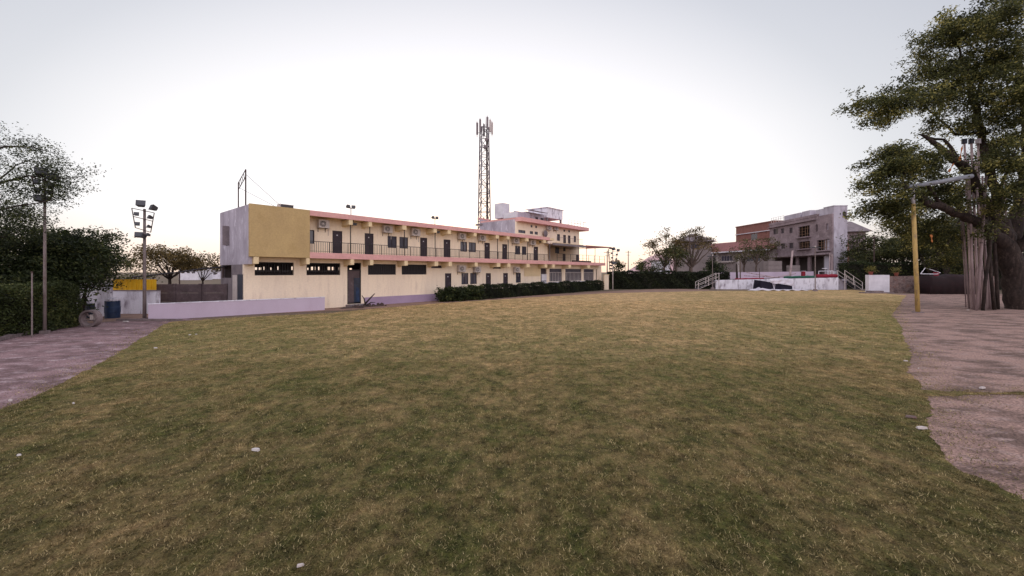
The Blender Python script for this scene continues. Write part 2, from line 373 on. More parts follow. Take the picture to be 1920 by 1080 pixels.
sheet('ground', [(-2500, -400), (2500, -400), (2500, 3000), (-2500, 3000)], -.016, M['ground'])
sheet('path', [(-60, -12), (-6, -12), (-6.5, 4), G(120, 742), G(330, 640), G(380, 598), G(290, 592), G(200, 596), (-28, 23.4), (-60, 23.4)], -.010, M['path'])
sheet('yard', [(2.6, -12), (70, -12), (70, 46), (32, 50), G(1600, 548), G(1560, 600), G(1500, 760), (2.5, 3), (2.5, -12)], -.006, M['yard'])
sheet('dirt_strip', [G(300, 596), G(620, 583), G(1140, 551.5), G(1330, 547), G(1330, 543), (24, 64), (-14, 31), (-26, 26), (-22, 20)], -.002, M['dirt'], .12)
LAWN = [(-7.6, -12), (-8.2, 4), G(0, 768), G(60, 745), G(133, 710), G(200, 674), G(258, 639), G(308, 608), G(322, 603), G(430, 596), G(620, 587),
        G(700, 579), G(820, 569), G(900, 563.5), G(1000, 557.5), G(1140, 549.5), G(1330, 545.5), G(1480, 544.5), G(1600, 543.5), G(1640, 548), G(1700, 554),
        G(1688, 568), G(1672, 590), G(1690, 612), G(1698, 640), G(1712, 668), G(1704, 700), G(1726, 722), G(1730, 731), G(1850, 735), (13.4, 8.6), (13.4, 8.42), G(1850, 738.5), G(1730, 742),
        G(1745, 770), G(1738, 800), G(1762, 850), G(1800, 885), G(1860, 905), G(1920, 940), (6.9, 3.2), (7.6, 0), (8, -12)]
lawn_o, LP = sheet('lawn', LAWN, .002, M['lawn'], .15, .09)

def inpoly(P, poly):
    x, y = P[:, 0], P[:, 1]; c = np.zeros(len(P), bool); j = len(poly)-1
    for i in range(len(poly)):
        xi, yi = poly[i]; xj, yj = poly[j]
        if yi != yj:
            c ^= ((yi > y) != (yj > y)) & (x < (xj-xi)*(y-yi)/(yj-yi)+xi)
        j = i
    return c
def vis_pts(n, y0, y1, power=1.0, pad=1.15):
    u = rng.uniform(0, 1, n)
    # area-proportional in the wedge, biased to the near end
    Y = (y0**power + u*(y1**power-y0**power))**(1/power)
    X = rng.uniform(-1, 1, n)*Y*1.27*pad
    return np.stack([X, Y], 1)
def grass(name, n, y0, y1, power, hgt, wid, label):
    P = vis_pts(n, y0, y1, power); ins = inpoly(P, LP)
    Q = P[~ins]; keep = np.zeros(len(Q), bool)
    for i in range(0, len(Q), 4000):
        d = np.sqrt(np.min((Q[i:i+4000, None, 0]-LP[None, :, 0])**2+(Q[i:i+4000, None, 1]-LP[None, :, 1])**2, axis=1))
        cl = np.sin(Q[i:i+4000, 0]*3.7+np.sin(Q[i:i+4000, 1]*2.1))*np.sin(Q[i:i+4000, 1]*3.3)*.5+.5
        keep[i:i+4000] = rng.uniform(0, 1, len(d)) < np.exp(-d/.30)*.9*(.15+cl)**1.5
    P = np.concatenate([P[ins], Q[keep]])
    # clumping
    # gather into tufts that share tone
    tn = max(1, n//7); TP = vis_pts(tn, y0, y1, power)
    ti = rng.integers(0, tn, len(P)); far_s = (P[:, 1]*0+1)
    T = TP[ti]; rad_ = (.018+.0016*T[:, 1])
    Pt = T+rng.normal(0, 1, T.shape)*rad_[:, None]; mk = inpoly(Pt, LP); Pt = Pt[mk]; ti = ti[mk]
    tt = rng.beta(1.3, 1.9, tn)
    ka = len(P); NE = int(keep.sum()); P = np.concatenate([P[:ka//3], P[ka-NE:], Pt]); tuft_t = np.concatenate([rng.uniform(.1, .9, len(P)-len(Pt)), tt[ti][:len(Pt)]])
    k = len(P)
    cl = (np.sin(P[:, 0]*3.1+np.sin(P[:, 1]*2.3)*1.7)+np.sin(P[:, 1]*4.3+np.cos(P[:, 0]*2.9)*2))*.25+.5
    h = hgt*rng.uniform(.35, 1.2, k)*(.65+.6*cl); a = rng.uniform(0, 2*np.pi, k); lean = rng.uniform(.3, 1.5, k)
    b = np.stack([P[:, 0], P[:, 1], np.full(k, .0)], 1)
    dirv = np.stack([np.cos(a), np.sin(a), np.zeros(k)], 1); a2 = a+rng.uniform(.8, 2.3, k)
    side = np.stack([np.cos(a2), np.sin(a2), np.zeros(k)], 1)*(wid*rng.uniform(.6, 1.3, k))[:, None]
    tip = b+dirv*(h*lean)[:, None]; tip[:, 2] = h/(1+lean*.55)
    V = np.stack([b-side, b+side, tip], 1).reshape(-1, 3)
    t = np.clip(tuft_t+rng.normal(0, .12, k), 0, 1)
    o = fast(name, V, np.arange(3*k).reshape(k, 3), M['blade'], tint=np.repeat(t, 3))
    tag(o, label, 'grass', kind='stuff')
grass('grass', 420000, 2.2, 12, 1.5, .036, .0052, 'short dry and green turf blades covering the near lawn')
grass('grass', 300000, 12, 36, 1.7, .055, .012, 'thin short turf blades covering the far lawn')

# ------------------------------------------------------------------ local frames for buildings
class Frame:
    def __init__(s, C, u):
        s.C = Vector((C[0], C[1])); s.u = Vector(u).normalized(); s.v = Vector((-s.u.y, s.u.x)); s.rz = math.atan2(s.u.y, s.u.x)
        s.loc = (s.C.x, s.C.y, 0)
    def Y(s, px, t=0):
        r = Vector(((px-960)/F, 1)); return (s.C.dot(s.v)+t)/r.dot(s.v)
    def s(s, px, t=0):
        Y = s.Y(px, t); r = Vector(((px-960)/F, 1)); return (r*Y-s.C).dot(s.u)
    def z(s, px, py, t=0): return H+(HOR-py)/F*s.Y(px, t)
    def rect(s, x0, x1, y0, y1, t=0):      # s0,s1,z0,z1 from pixels
        xm = (x0+x1)/2
        return (s.s(x0, t), s.s(x1, t), s.z(xm, y1, t), s.z(xm, y0, t))
    def world(s, a, t, z): p = s.C+s.u*a+s.v*t; return Vector((p.x, p.y, z))

def holed(mb, a0, a1, z0, z1, t0, t1, holes, mi=0, axis='s'):
    """wall slab with rectangular openings; axis s: runs along s with thickness t; axis t: runs along t"""
    def P(a, t, z): return (a, t, z) if axis == 's' else (t, a, z)
    xs = sorted({a0, a1, *[min(max(h[0], a0), a1) for h in holes], *[min(max(h[1], a0), a1) for h in holes]})
    zs = sorted({z0, z1, *[min(max(h[2], z0), z1) for h in holes], *[min(max(h[3], z0), z1) for h in holes]})
    xs = [x for i, x in enumerate(xs) if i == 0 or x-xs[i-1] > 1e-5]; zs = [x for i, x in enumerate(zs) if i == 0 or x-zs[i-1] > 1e-5]
    nx, nz = len(xs)-1, len(zs)-1
    solid = [[True]*nz for _ in range(nx)]
    for i in range(nx):
        for k in range(nz):
            cx = (xs[i]+xs[i+1])/2; cz = (zs[k]+zs[k+1])/2
            if any(h[0] < cx < h[1] and h[2] < cz < h[3] for h in holes): solid[i][k] = False
    def S(i, k): return 0 <= i < nx and 0 <= k < nz and solid[i][k]
    for i in range(nx):
        for k in range(nz):
            if not solid[i][k]: continue
            a, b, c, d = xs[i], xs[i+1], zs[k], zs[k+1]
            mb.quad(P(a,t0,c), P(b,t0,c), P(b,t0,d), P(a,t0,d), mi); mb.quad(P(b,t1,c), P(a,t1,c), P(a,t1,d), P(b,t1,d), mi)
            if not S(i-1, k): mb.quad(P(a,t1,c), P(a,t0,c), P(a,t0,d), P(a,t1,d), mi)
            if not S(i+1, k): mb.quad(P(b,t0,c), P(b,t1,c), P(b,t1,d), P(b,t0,d), mi)
            if not S(i, k-1): mb.quad(P(a,t1,c), P(b,t1,c), P(b,t0,c), P(a,t0,c), mi)
            if not S(i, k+1): mb.quad(P(a,t0,d), P(b,t0,d), P(b,t1,d), P(a,t1,d), mi)
    return mb

def door(parent, r, t=.06, m=None, leaves_n=1, plate=True, label=None):
    s0, s1, z0, z1 = r; fw = .05
    f = MB().box(s0, s0+fw, t-.04, t+.08, z0, z1).box(s1-fw, s1, t-.04, t+.08, z0, z1).box(s0+fw, s1-fw, t-.04, t+.08, z1-fw, z1).build('door', M['door'], parent)
    p = MB(); n = leaves_n
    for i in range(n):
        a = s0+fw+(s1-s0-2*fw)*i/n; b = s0+fw+(s1-s0-2*fw)*(i+1)/n-.008*(n > 1)
        p.box(a, b, t, t+.045, z0, z1-fw)
        h = (z1-z0)
        for (q0, q1) in ((.08, .45), (.53, .92)):
            p.box(a+.08*(b-a)*2, b-.08*(b-a)*2, t-.012, t+.02, z0+h*q0, z0+h*q1)
    p.build('door_panel', m or M['door'], f)
    if plate:
        c = (s0+s1)/2
        MB().box(c-.05, c+.05, t-.03, t-.012, z1-.36, z1-.28).build('number_plate', M['white_c'], f)
        MB().box(s1-fw-.09, s1-fw-.06, t-.05, t, z0+(z1-z0)*.48, z0+(z1-z0)*.56).build('handle', M['steel'], f)
    if label: f['label'] = label
    return f
def window(parent, r, t=.06, bars=False, split=2, fm='door', pm='glass', label=None, shift=.0):
    s0, s1, z0, z1 = r; fw = .045
    mb = MB().box(s0, s0+fw, t-.04, t+.06, z0, z1).box(s1-fw, s1, t-.04, t+.06, z0, z1).box(s0+fw, s1-fw, t-.04, t+.06, z1-fw, z1).box(s0+fw, s1-fw, t-.04, t+.06, z0, z0+fw)
    for i in range(1, split):
        c = s0+(s1-s0)*i/split; mb.box(c-.02, c+.02, t-.03, t+.05, z0+fw, z1-fw)
    f = mb.build('window', M[fm], parent)
    p = MB().box(s0+fw, s1-fw, t+.015, t+.03, z0+fw, z1-fw); p.build('pane', M[pm], f)
    if bars:
        b = MB(); n = max(4, int((s1-s0)/.14))
        for i in range(1, n): c = s0+(s1-s0)*i/n; b.box(c-.012, c+.012, t-.075, t-.05, z0, z1)
        b.box(s0, s1, t-.08, t-.05, z0+(z1-z0)*.5, z0+(z1-z0)*.5+.02)
        b.build('window_bars', M['white_c' if bars == 2 else 'dark'], f)
    if label: f['label'] = label
    return f

def ac_unit(fr, r, t, label, group='air conditioner outdoor units bolted to the long building'):
    s0, s1, z0, z1 = r; c = (s0+s1)/2; wd = max(.7, min(.95, s1-s0)); h = max(.5, min(.62, z1-z0)); z0 = (z0+z1)/2-h/2
    root = thing('air_conditioner', label, 'air conditioner', fr.world(c, t, z0), fr.rz, group)
    a = -wd/2
    MB().box(a, a+wd, -.42, -.10, 0, h).box(a-.01, a+wd+.01, -.43, -.09, h-.03, h+.005).build('casing', M['acwhite'], root)
    cx = a+wd*.38; cz = h*.5; rr = h*.38
    fan = MB().tube([(cx, -.425, cz), (cx, -.445, cz)], rr, 20).build('fan_grille', M['lampdark'], root)
    g = MB()
    for q in (.95, .66, .36):
        pts = [(cx+rr*q*math.cos(i*math.pi/8), -.455, cz+rr*q*math.sin(i*math.pi/8)) for i in range(17)]
        g.tube(pts, .009, 5)
    for k in range(4):
        an = k*math.pi/4; g.bar((cx-rr*math.cos(an), -.455, cz-rr*math.sin(an)), (cx+rr*math.cos(an), -.455, cz+rr*math.sin(an)), .008)
    g.tube([(cx, -.445, cz), (cx, -.465, cz)], rr*.22, 10); g.build('guard', M['acwhite'], fan)
    b = MB()
    for x in (a+.12, a+wd-.12): b.box(x-.02, x+.02, -.42, .0, -.03, -.001).box(x-.02, x+.02, -.02, .0, -.28, -.03)
    b.build('wall_bracket', M['rust'], root)
    MB().tube([(a+wd-.03, -.2, .08), (a+wd+.08, -.2, .03), (a+wd+.1, -.03, -.1), (a+wd+.1, -.02, -.5)], .018, 6).build('pipe', M['acwhite'], root)
    return root

# ------------------------------------------------------------------ the long two-storey building
YL = 28772/(1600-457)
fb = Frame(((457-960)/F*YL, YL), (640, 760))
w_ = 1.06; DB = 4.9
A = thing('long_building', 'long two-storey cream building with pink bands, ochre end block and open upper corridor', 'building', fb.loc, fb.rz)
z = fb.z; U = -w_
sb = fb.s(581, U)                       # end of the ochre block
sU = fb.s(1031, U); sUL = fb.s(1027, 0)      # end of the upper storey
sE = fb.s(1135, U); sL = fb.s(1127.6, 0)
ZS0, ZS1, ZR0, ZR1 = 3.53, 3.93, 6.40, 6.75
def tE_(px):
    r = Vector(((px-960)/F, 1)); n = fb.u; Y = fb.C.dot(n)/r.dot(n); return (r*Y-fb.C).dot(fb.v), Y
# openings of the lower wall
slots = [fb.rect(477.6, 551, 491.6, 516.2), fb.rect(574.8, 638.4, 492.5, 516), fb.rect(690, 742.7, 496.7, 516.7), fb.rect(753.3, 800, 497, 515.6)]
slots = [(a, b, 2.38, 3.24) for a, b, _, _ in slots]
gate = fb.rect(651.2, 677, 494.4, 567.8); gate = (gate[0], gate[1], .18, 3.3)
small = [fb.rect(808.4, 829.3, 497.8, 503), fb.rect(924, 939.7, 500.3, 505)]
small = [(a, b, 2.95, 3.2) for a, b, _, _ in small]
ld = [(834.4, 846.2), (911, 920.5), (943.5, 952.4)]
ldoors = [(fb.s(a), fb.s(b), .55, 2.48) for a, b in ld]
lw = [(865.3, 878), (881.7, 893.9), (967.3, 976.5)]
lwins = [(fb.s(a), fb.s(b), 1.40, 2.50) for a, b in lw]
kio = (fb.s(1014), fb.s(1025), .9, 3.05)
gl = [(1030.3, 1054), (1060, 1090.4), (1094.6, 1113.4)]
glw = [(fb.s(a), fb.s(b), 1.38, 3.02) for a, b in gl]
nar = (fb.s(1117.5), fb.s(1119.5), 1.0, 3.0)
mb = holed(MB(), 0, sL, -.02, ZS0, 0, .22, slots+[gate]+small+ldoors+lwins+[kio]+glw+[nar])
mb.build('wall', M['cream'], A)
bslots = [(sl[0]-.2+1.0, sl[1]+.9, 2.50, 3.12) for sl in slots[:2]] + [(gate[0]-.3, gate[1]+2.0, 2.55, 3.1)]
bslots[2] = (bslots[1][1]+.35, bslots[1][1]+2.8, 2.5, 3.1)
b2 = []
for a_, b_, _, _ in bslots:
    x = a_+.05
    while x < b_-.2:
        q_ = random.uniform(.12, .38); b2.append((x, min(x+q_, b_), 2.76, random.choice((2.94, 3.0, 3.03)))); x += q_+random.choice((.06, .08, .1, .35))
bslots = b2
mb = holed(MB(), .22, sL, -.02, ZS0, DB-.2, DB, bslots)
tE = [(2.4, 4.5, 2.2, 3.06)]
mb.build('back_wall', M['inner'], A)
mb = holed(MB(), .22, DB-.2, -.02, 3.08, 0, .2, tE, axis='t'); mb.build('end_wall', M['slabgrey'], A)
MB().box(sL-.2, sL, .22, DB-.2, -.02, ZS0).build('end_wall', M['cream'], A)
sx = fb.s(790)+3
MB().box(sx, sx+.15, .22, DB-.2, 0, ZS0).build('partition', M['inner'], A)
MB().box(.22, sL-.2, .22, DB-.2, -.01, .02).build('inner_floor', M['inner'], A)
# end door (dark blue) and leaf
ta, tb, tc_ = tE_(455.5)[0], tE_(447)[0], tE_(438.5)[0]
d = MB().box(-.06, -.003, ta, tb, .12, 2.45).build('door', M['bluegrey'], A); d['label'] = 'dark blue metal door in the end wall'
MB().box(-.08, -.003, tb+.02, tc_, .05, 2.4).build('door_leaf', M['acwhite'], A)
# lilac plinth, proud of the wall
s0 = fb.s(683); s1 = fb.s(826)
MB().box(s0, s1, -.09, -.003, -.02, .63).build('plinth', M['lilac'], A)
MB().box(fb.s(648), fb.s(681), -.75, -.003, -.02, .16).build('door_step', M['slabgrey'], A)
# grilles in the slots
for i, (a, b, c, d) in enumerate(slots):
    g = MB(); n = int((b-a)/.16)
    for k in range(n+1): x = a+.02+(b-a-.04)*k/n; g.box(x-.014, x+.014, .08, .105, c, d)
    g.box(a, b, .07, .115, c+.26, c+.31).box(a, b, .07, .115, c, c+.04).box(a, b, .07, .115, d-.04, d)
    if i > 1: g.box(a, b, .13, .14, c, d)
    g.build('window_grille', M['dark'], A)
# gate: frame, fixed upper part open, two leaves, one standing ajar with a blue sheet
gr = MB().box(gate[0], gate[0]+.06, .02, .14, gate[2], gate[3]).box(gate[1]-.06, gate[1], .02, .14, gate[2], gate[3]).box(gate[0]+.06, gate[1]-.06, .02, .14, 2.72, 2.78)
gr = gr.build('gate', M['dark'], A); gr['label'] = 'tall grey sheet metal gate with a blue sheet on its right leaf'
gm = (gate[0]+gate[1])/2
MB().box(gate[0]+.06, gm-.01, .06, .1, gate[2]+.1, 2.15).box(gate[0]+.06, gate[1]-.06, .09, .12, 2.16, 2.71).build('gate_leaf', M['panelwall'], gr)
MB().box(gm+.01, gate[1]-.06, .05, .09, gate[2]+.1, 2.15).build('gate_leaf', M['bluegrey'], gr)
MB().hexa([(gm+.1, .02, gate[2]+.15), (gate[1]-.12, .02, gate[2]+.15), (gate[1]-.12, .045, gate[2]+.15), (gm+.1, .045, gate[2]+.15),
           (gm+.18, .02, 1.45), (gate[1]-.14, .02, 1.35), (gate[1]-.14, .045, 1.35), (gm+.18, .045, 1.45)]).build('blue_sheet', M['blue'], gr)
for r in small: MB().box(r[0], r[1], .08, .1, r[2], r[3]).build('vent_panel', M['door'], A)
for r in ldoors: door(A, r)
for r in lwins: window(A, r)
# ribbed rolling shutter
a, b = fb.s(982.9), fb.s(1012.7)
g = MB()
for k in range(11):
    zz = 2.1+k*.1; g.box(a, b, -.05 if k % 2 else -.035, -.003, zz, zz+.085)
g.build('ribbed_shutter', M['cream2'], A)
k_ = MB().box(kio[0], kio[1], .12, .15, kio[2], kio[3]).build('kiosk_opening', M['door'], A)
MB().box(kio[0]+.1, kio[1]-.1, -.06, -.02, 1.55, 2.35).build('board', M['white_c'], k_)
MB().box(kio[0]+.15, kio[1]-.1, -.06, -.02, .6, 1.45).build('board', M['white_c'], k_)
for r in glw:
    f = MB().box(r[0], r[1], .12, .14, r[2], r[3]).build('window', M['glass'], A)
    g = MB(); n = max(5, int((r[1]-r[0])/.33))
    for k in range(n+1): x = r[0]+.03+(r[1]-r[0]-.06)*k/n; g.box(x-.03, x+.03, .05, .09, r[2], r[2]+1.15)
    g.box(r[0], r[1], .04, .1, r[2]+1.15, r[2]+1.2).box(r[0], r[1], .04, .1, r[2], r[2]+.05)
    g.build('window_bars', M['acwhite'], f)
MB().box(glw[0][0]-.4, glw[2][1]+.3, -.08, -.003, 1.24, 1.36).build('sill', M['white_c'], A)
MB().box(nar[0], nar[1], .1, .12, nar[2], nar[3]).build('vent_panel', M['door'], A)
# slab between the storeys
MB().box(.0, sL, 0, DB, ZS0+.01, ZS1-.02).box(.25, sE-.15, U+.15, -.001, ZS0+.02, ZS1-.02).build('floor_slab', M['cream2'], A)
MB().box(sb, sE, U, U+.148, ZS0, ZS1).build('band', M['pink'], A)
MB().box(sE-.148, sE, U+.149, 2.5, ZS0+.002, ZS1-.003).build('band', M['pink'], A)
# brackets under slab and roof
lb = [(574.8, 581), (657.8, 664.4), (694.4, 700.4), (758.9, 764.9), (815.6, 821.8), (842, 847.8), (891, 896), (932.4, 938.4), (952.4, 957.3), (988, 993.5), (1022, 1026.5), (1036, 1040.5), (1066.5, 1070.8), (1102, 1107)]
ub = [(654.4, 661.8), (691.5, 697.8), (755, 762.7), (813.3, 819.6), (840, 846), (889, 893.9), (930.3, 936), (951, 955.8), (986, 991.6), (1019, 1024.4)]
def bracket(a, b, z1, dep):
    t0, t1 = U+.02, -.002
    poly = [(t0, z1-dep), (t0+.35, z1-dep-.02), (t1-.18, z1-dep-.02), (t1, z1-dep-.12), (t1, z1), (t0, z1)]
    m = MB(); n = len(poly)
    i0 = 0
    m.v = [(a, p[0], p[1]) for p in poly]+[(b, p[0], p[1]) for p in poly]
    m.f = [tuple(range(n)), tuple(range(2*n-1, n-1, -1))]+[(k, n+k, n+(k+1) % n, (k+1) % n) for k in range(n)]; m.mi = [0]*len(m.f)
    return m.build('bracket', M['cream2'], A)
for a, b in lb: bracket(fb.s(a, U), fb.s(b, U), ZS0-.001, .40)
bracket(.22, .5, ZS0-.001, .42)
for a, b in ub: bracket(fb.s(a, U), fb.s(b, U), ZR0-.001, .36)
# upper storey
ud = [(623.3, 641.8), (683.8, 700.4), (787.8, 801), (831.8, 844.4), (908.4, 918.6), (941.8, 951), (1000.5, 1008.8)]
udoors = [(fb.s(a), fb.s(b), ZS1, 5.62) for a, b in ud]
uw = [(572, 589.5), (726.7, 744), (748.9, 765.1), (863.2, 875.8), (879, 892.4), (965.8, 975.4), (978.6, 987)]
uwins = [(fb.s(a), fb.s(b), 4.58, 5.54) for a, b in uw]
mb = holed(MB(), .22, sUL, ZS1-.02, ZR0+.05, 0, .2, udoors+uwins); mb.build('wall', M['cream'], A)
MB().box(.22, sUL, DB-.2, DB, ZS1-.02, ZR0+.05).box(sUL-.2, sUL, .2, DB-.2, ZS1-.02, ZR0+.05).build('back_wall', M['cream'], A)
for k, r in enumerate(udoors): door(A, r)
for r in uwins: window(A, r)
win = (1.5, 3.0)
we = (fb.z(426, 461, 0), fb.z(426, 427, 0))
# end wall of the upper storey with window; t from pixels on the end plane
t1, y1 = tE_(421); t0, y0 = tE_(429.5)
zA = H+(HOR-461)/F*(y0+y1)/2; zB = H+(HOR-428)/F*(y0+y1)/2
mb = holed(MB(), U+.22, DB, 3.08, 6.72, -.001, .2, [(t0, t1, zA, zB)], axis='t'); ew = mb.build('end_wall', M['lilacwash'], A)
f = MB().box(.08, .12, t0, t1, zA, zB).build('window', M['door'], A)
MB().box(-.38, -.002, t0-.06, t0-.02, zA, zB+.1).build('shutter', M['slabgrey'], f)
MB().box(-.0, sb, U, U+.2, ZS0+.02, 6.755).build('end_block', M['ochre'], A)
MB().box(sb-.2, sb, U+.2, -.001, ZS1, ZR1-.01).build('end_block', M['ochre'], A)
MB().box(0.2, sUL+.1, U+.15, DB+.05, ZR0+.06, ZR1-.04).build('roof', M['cream2'], A)
MB().box(sb+.001, sU, U-.02, U+.148, ZR0, ZR1).build('band', M['pink'], A)
# corridor railing and thin posts
g = MB(); ra = sb+.02; rb = fb.s(1028, U); tt = U+.07
g.box(ra, rb, tt-.02, tt+.02, 4.66, 4.70).box(ra, rb, tt-.012, tt+.012, ZS1+.08, ZS1+.1)
n = int((rb-ra)/.15)
for k in range(n+1):
    x = ra+(rb-ra)*k/n; q = .022 if k % 9 == 0 else .009
    g.box(x-q, x+q, tt-q, tt+q, ZS1, 4.66)
g.build('railing', M['dark'], A)
for px in (658.4, 694.5, 759.5, 817, 934, 954, 990):
    x = fb.s(px, U+.1); MB().box(x-.025, x+.025, U+.16, U+.21, ZS1, ZR0-.38).build('post', M['dark'], A)
for px in (664, 821, 930.5, 1016):
    x = fb.s(px, U+.3); MB().box(x-.22, x+.22, U+.3, U+.55, ZR0-.34, ZR0-.16).box(x-.02, x+.02, U+.4, U+.44, ZR0-.16, ZR0+.05).build('corridor_lamp', M['lampdark'], A)
# terrace railing
g = MB(); ra = sUL+.6; rb = sE-.1
g.box(ra, rb, tt-.015, tt+.015, 4.88, 4.91).box(ra, rb, tt-.012, tt+.012, 4.4, 4.42)
for k in range(9):
    x = ra+(rb-ra)*k/8; g.box(x-.02, x+.02, tt-.02, tt+.02, ZS1, 4.88)
g.build('terrace_railing', M['rust'], A)
MB().box(fb.s(1078, 0), fb.s(1112, 0), .3, .5, ZS1, 4.2).build('parapet', M['rust'], A)
# AC units
acs = [(593, 612.7, 413, 428, 0, 'air conditioner unit high on the upper corridor wall nearest the ochre end block'),
       (714.9, 731, 423.3, 436.7, 0, 'upper air conditioner left of the first pair of corridor windows'),
       (768, 782.7, 429, 442.7, 0, 'upper air conditioner right of the first pair of corridor windows'),
       (856.8, 868.5, 437.7, 449.2, 0, 'upper air conditioner over the left window of the second corridor pair'),
       (895, 906, 441, 452, 0, 'upper air conditioner right of the second pair of corridor windows'),
       (958.8, 969, 446, 457, 0, 'upper air conditioner left of the last pair of corridor windows'),
       (990, 1000, 450.5, 459.4, 0, 'upper air conditioner right of the last pair of corridor windows'),
       (856, 868, 497.7, 509.5, 0, 'ground floor air conditioner above the left window behind the bushes'),
       (886, 896.6, 500, 510.5, 0, 'ground floor air conditioner above the right window of the lower pair'),
       (961.6, 970, 501, 510.5, 0, 'ground floor air conditioner above the single lower window')]
for x0, x1, y0, y1, t, lab in acs: ac_unit(fb, fb.rect(x0, x1, y0, y1, t), t-.001, lab)

# things on the roof
fz = ZR1-.04
p1 = fb.world(.5, 2.9, fz); 
def floodhead(mb_h, mb_l, x, y, zc, s=.3, yaw=0, tilt=-.3):
    c, sn = math.cos(yaw), math.sin(yaw)
    def T(a, b, d): # local: a right, b forward, d up
        b2 = b*math.cos(tilt)-d*math.sin(tilt)*1; d2 = b*math.sin(tilt)+d*math.cos(tilt)
        return (x+a*c-b2*sn, y+a*sn+b2*c, zc+d2)
    h = s/2
    mb_h.hexa([T(-h, -h*.8, -h*.8), T(h, -h*.8, -h*.8), T(h*.6, h*.7, -h*.5), T(-h*.6, h*.7, -h*.5), T(-h, -h*.8, h*.8), T(h, -h*.8, h*.8), T(h*.6, h*.7, h*.5), T(-h*.6, h*.7, h*.5)])
    mb_l.hexa([T(-h*.85, -h*.86, -h*.65), T(h*.85, -h*.86, -h*.65), T(h*.85, -h*.82, -h*.65), T(-h*.85, -h*.82, -h*.65), T(-h*.85, -h*.86, h*.65), T(h*.85, -h*.86, h*.65), T(h*.85, -h*.82, h*.65), T(-h*.85, -h*.82, h*.65)])
for px0, px1, py0, lab in ((649, 667, 387, 'small pair of floodlights on the roof edge above the first corridor doors'), (809, 822, 407.5, 'small pair of floodlights on the roof edge above the fourth corridor door')):
    pm = (px0+px1)/2; t = U+.5; s_ = fb.s(pm, t); zt = fb.z(pm, py0, t)
    r = thing('roof_floodlight', lab, 'floodlight', fb.world(s_, t, fz), fb.rz, 'pairs of small floodlights on the roof edge')
    MB().tube([(0, 0, 0), (0, 0, zt-fz-.12)], .03, 6).bar((-.28, 0, zt-fz-.14), (.28, 0, zt-fz-.14), .02).build('stem', M['steel'], r)
    for x in (-.24, .2):
        h, l = MB(), MB(); floodhead(h, l, x, 0, zt-fz-.05, .28, .3 if x < 0 else -.5)
        hd = h.build('lamp_head', M['lampdark'], r); l.build('lens', M['lens'], hd)
# hoarding frame with guy wires
tf1, yf1 = tE_(443.6); tf2, yf2 = tE_(457.2)
zt1 = H+(HOR-342)/F*yf1; zt2 = H+(HOR-317)/F*yf2
r = thing('hoarding_frame', 'bare upright steel ladder frame with guy wires on the roof end', 'frame', fb.world(.1, (tf1+tf2)/2, 6.72), fb.rz)
dt = (tf1-tf2)/2; h1 = zt1-6.72; h2 = zt2-6.72
MB().tube([(0, dt, 0), (0, dt, h1)], .035, 6).build('post', M['rust'], r); MB().tube([(0, -dt, 0), (0, -dt, h2)], .04, 6).build('post', M['rust'], r)
g = MB().bar((0, dt, h1), (0, -dt, h2), .022).bar((0, dt, h1-.45), (0, -dt, h2-.45), .022)
for k in range(5):
    q = k/5+.1; y_ = dt-2*dt*q; zz = h1+(h2-h1)*q; g.bar((0, y_, zz), (0, y_-.2, zz-.4), .018)
g.build('ladder_brace', M['rust'], r)
e1 = fb.s(530, U+.3)-.1
MB().bar((0, -dt, h2-.3), (e1, -1.4-(tf1+tf2)/2+.6, .02), .012).bar((0, dt, h1-.3), (1.2, -dt-1.2, .02), .012).build('guy_wire', M['steel'], r)
pm = fb.s(540, U+.4)
r = thing('roof_box', 'small white and dark box standing on the roof over the ochre block', 'box', fb.world(pm, U+.5, 6.72), fb.rz)
MB().box(-.4, .38, 0, .5, 0, .28).build('body', M['lampdark'], r); MB().box(-.45, -.401, 0, .5, 0, .29).box(-.45, .4, 0, .5, .281, .31).build('casing', M['acwhite'], r)

# ------------------------------------------------------------------ tall rear building
TB = 4.95; kz = 1.0
sA, sB_ = fb.s(968, TB), fb.s(1086, TB); 
def rz_(px, py, t=TB): return fb.z(px, py, t)
T = thing('tall_building', 'three-storey cream block with pink roof slab and rooftop rooms behind the long building', 'building', fb.world(sA, TB, 0), fb.rz)
WB = sB_-sA; ztop = rz_(968, 415); zr1 = rz_(968, 407.5)
def q(px, t=TB): return fb.s(px, t)-sA
def rr(x0, x1, y0, y1): xm = (x0+x1)/2; return (q(x0), q(x1), rz_(xm, y1), rz_(xm, y0))
wins3 = [rr(993.5, 999.5, 433.5, 438.8), rr(1002.5, 1008.5, 434.5, 439.8), rr(995, 998.3, 422, 426.3), rr(1003.8, 1006.8, 423.5, 427.5),
         rr(1044.5, 1050, 439, 451.5), rr(1076, 1080, 442.5, 454), rr(1056.5, 1059.5, 430.5, 434.5), rr(1065.5, 1068.5, 431.8, 435.6),
         rr(972, 985, 431.5, 437)]
doors3 = [rr(1056, 1061, 440.5, 456.5), rr(1065, 1069.5, 441.5, 457.5)]
low = [rr(1041, 1048, 463, 475), rr(1056, 1060, 464, 471), rr(1055, 1060, 476, 489), rr(1080, 1086, 478, 490)]
ww = wins3+doors3
mb = holed(MB(), 0, WB, 0, ztop, 0, .2, ww)
mb.build('wall', M['cream'], T)
DT = 6.6
mb = holed(MB(), .2, DT, 0, ztop+.3, -.001, .2, [], axis='t'); mb.build('side_wall', M['lilacwash'], T)
MB().box(.2, WB, DT-.2, DT, 0, ztop).box(WB-.2, WB, .2, DT-.2, 0, ztop).build('back_wall', M['cream'], T)
for r in wins3: window(T, r, split=1 if r[1]-r[0] < .6 else 2)
for r in doors3: door(T, r, plate=False)
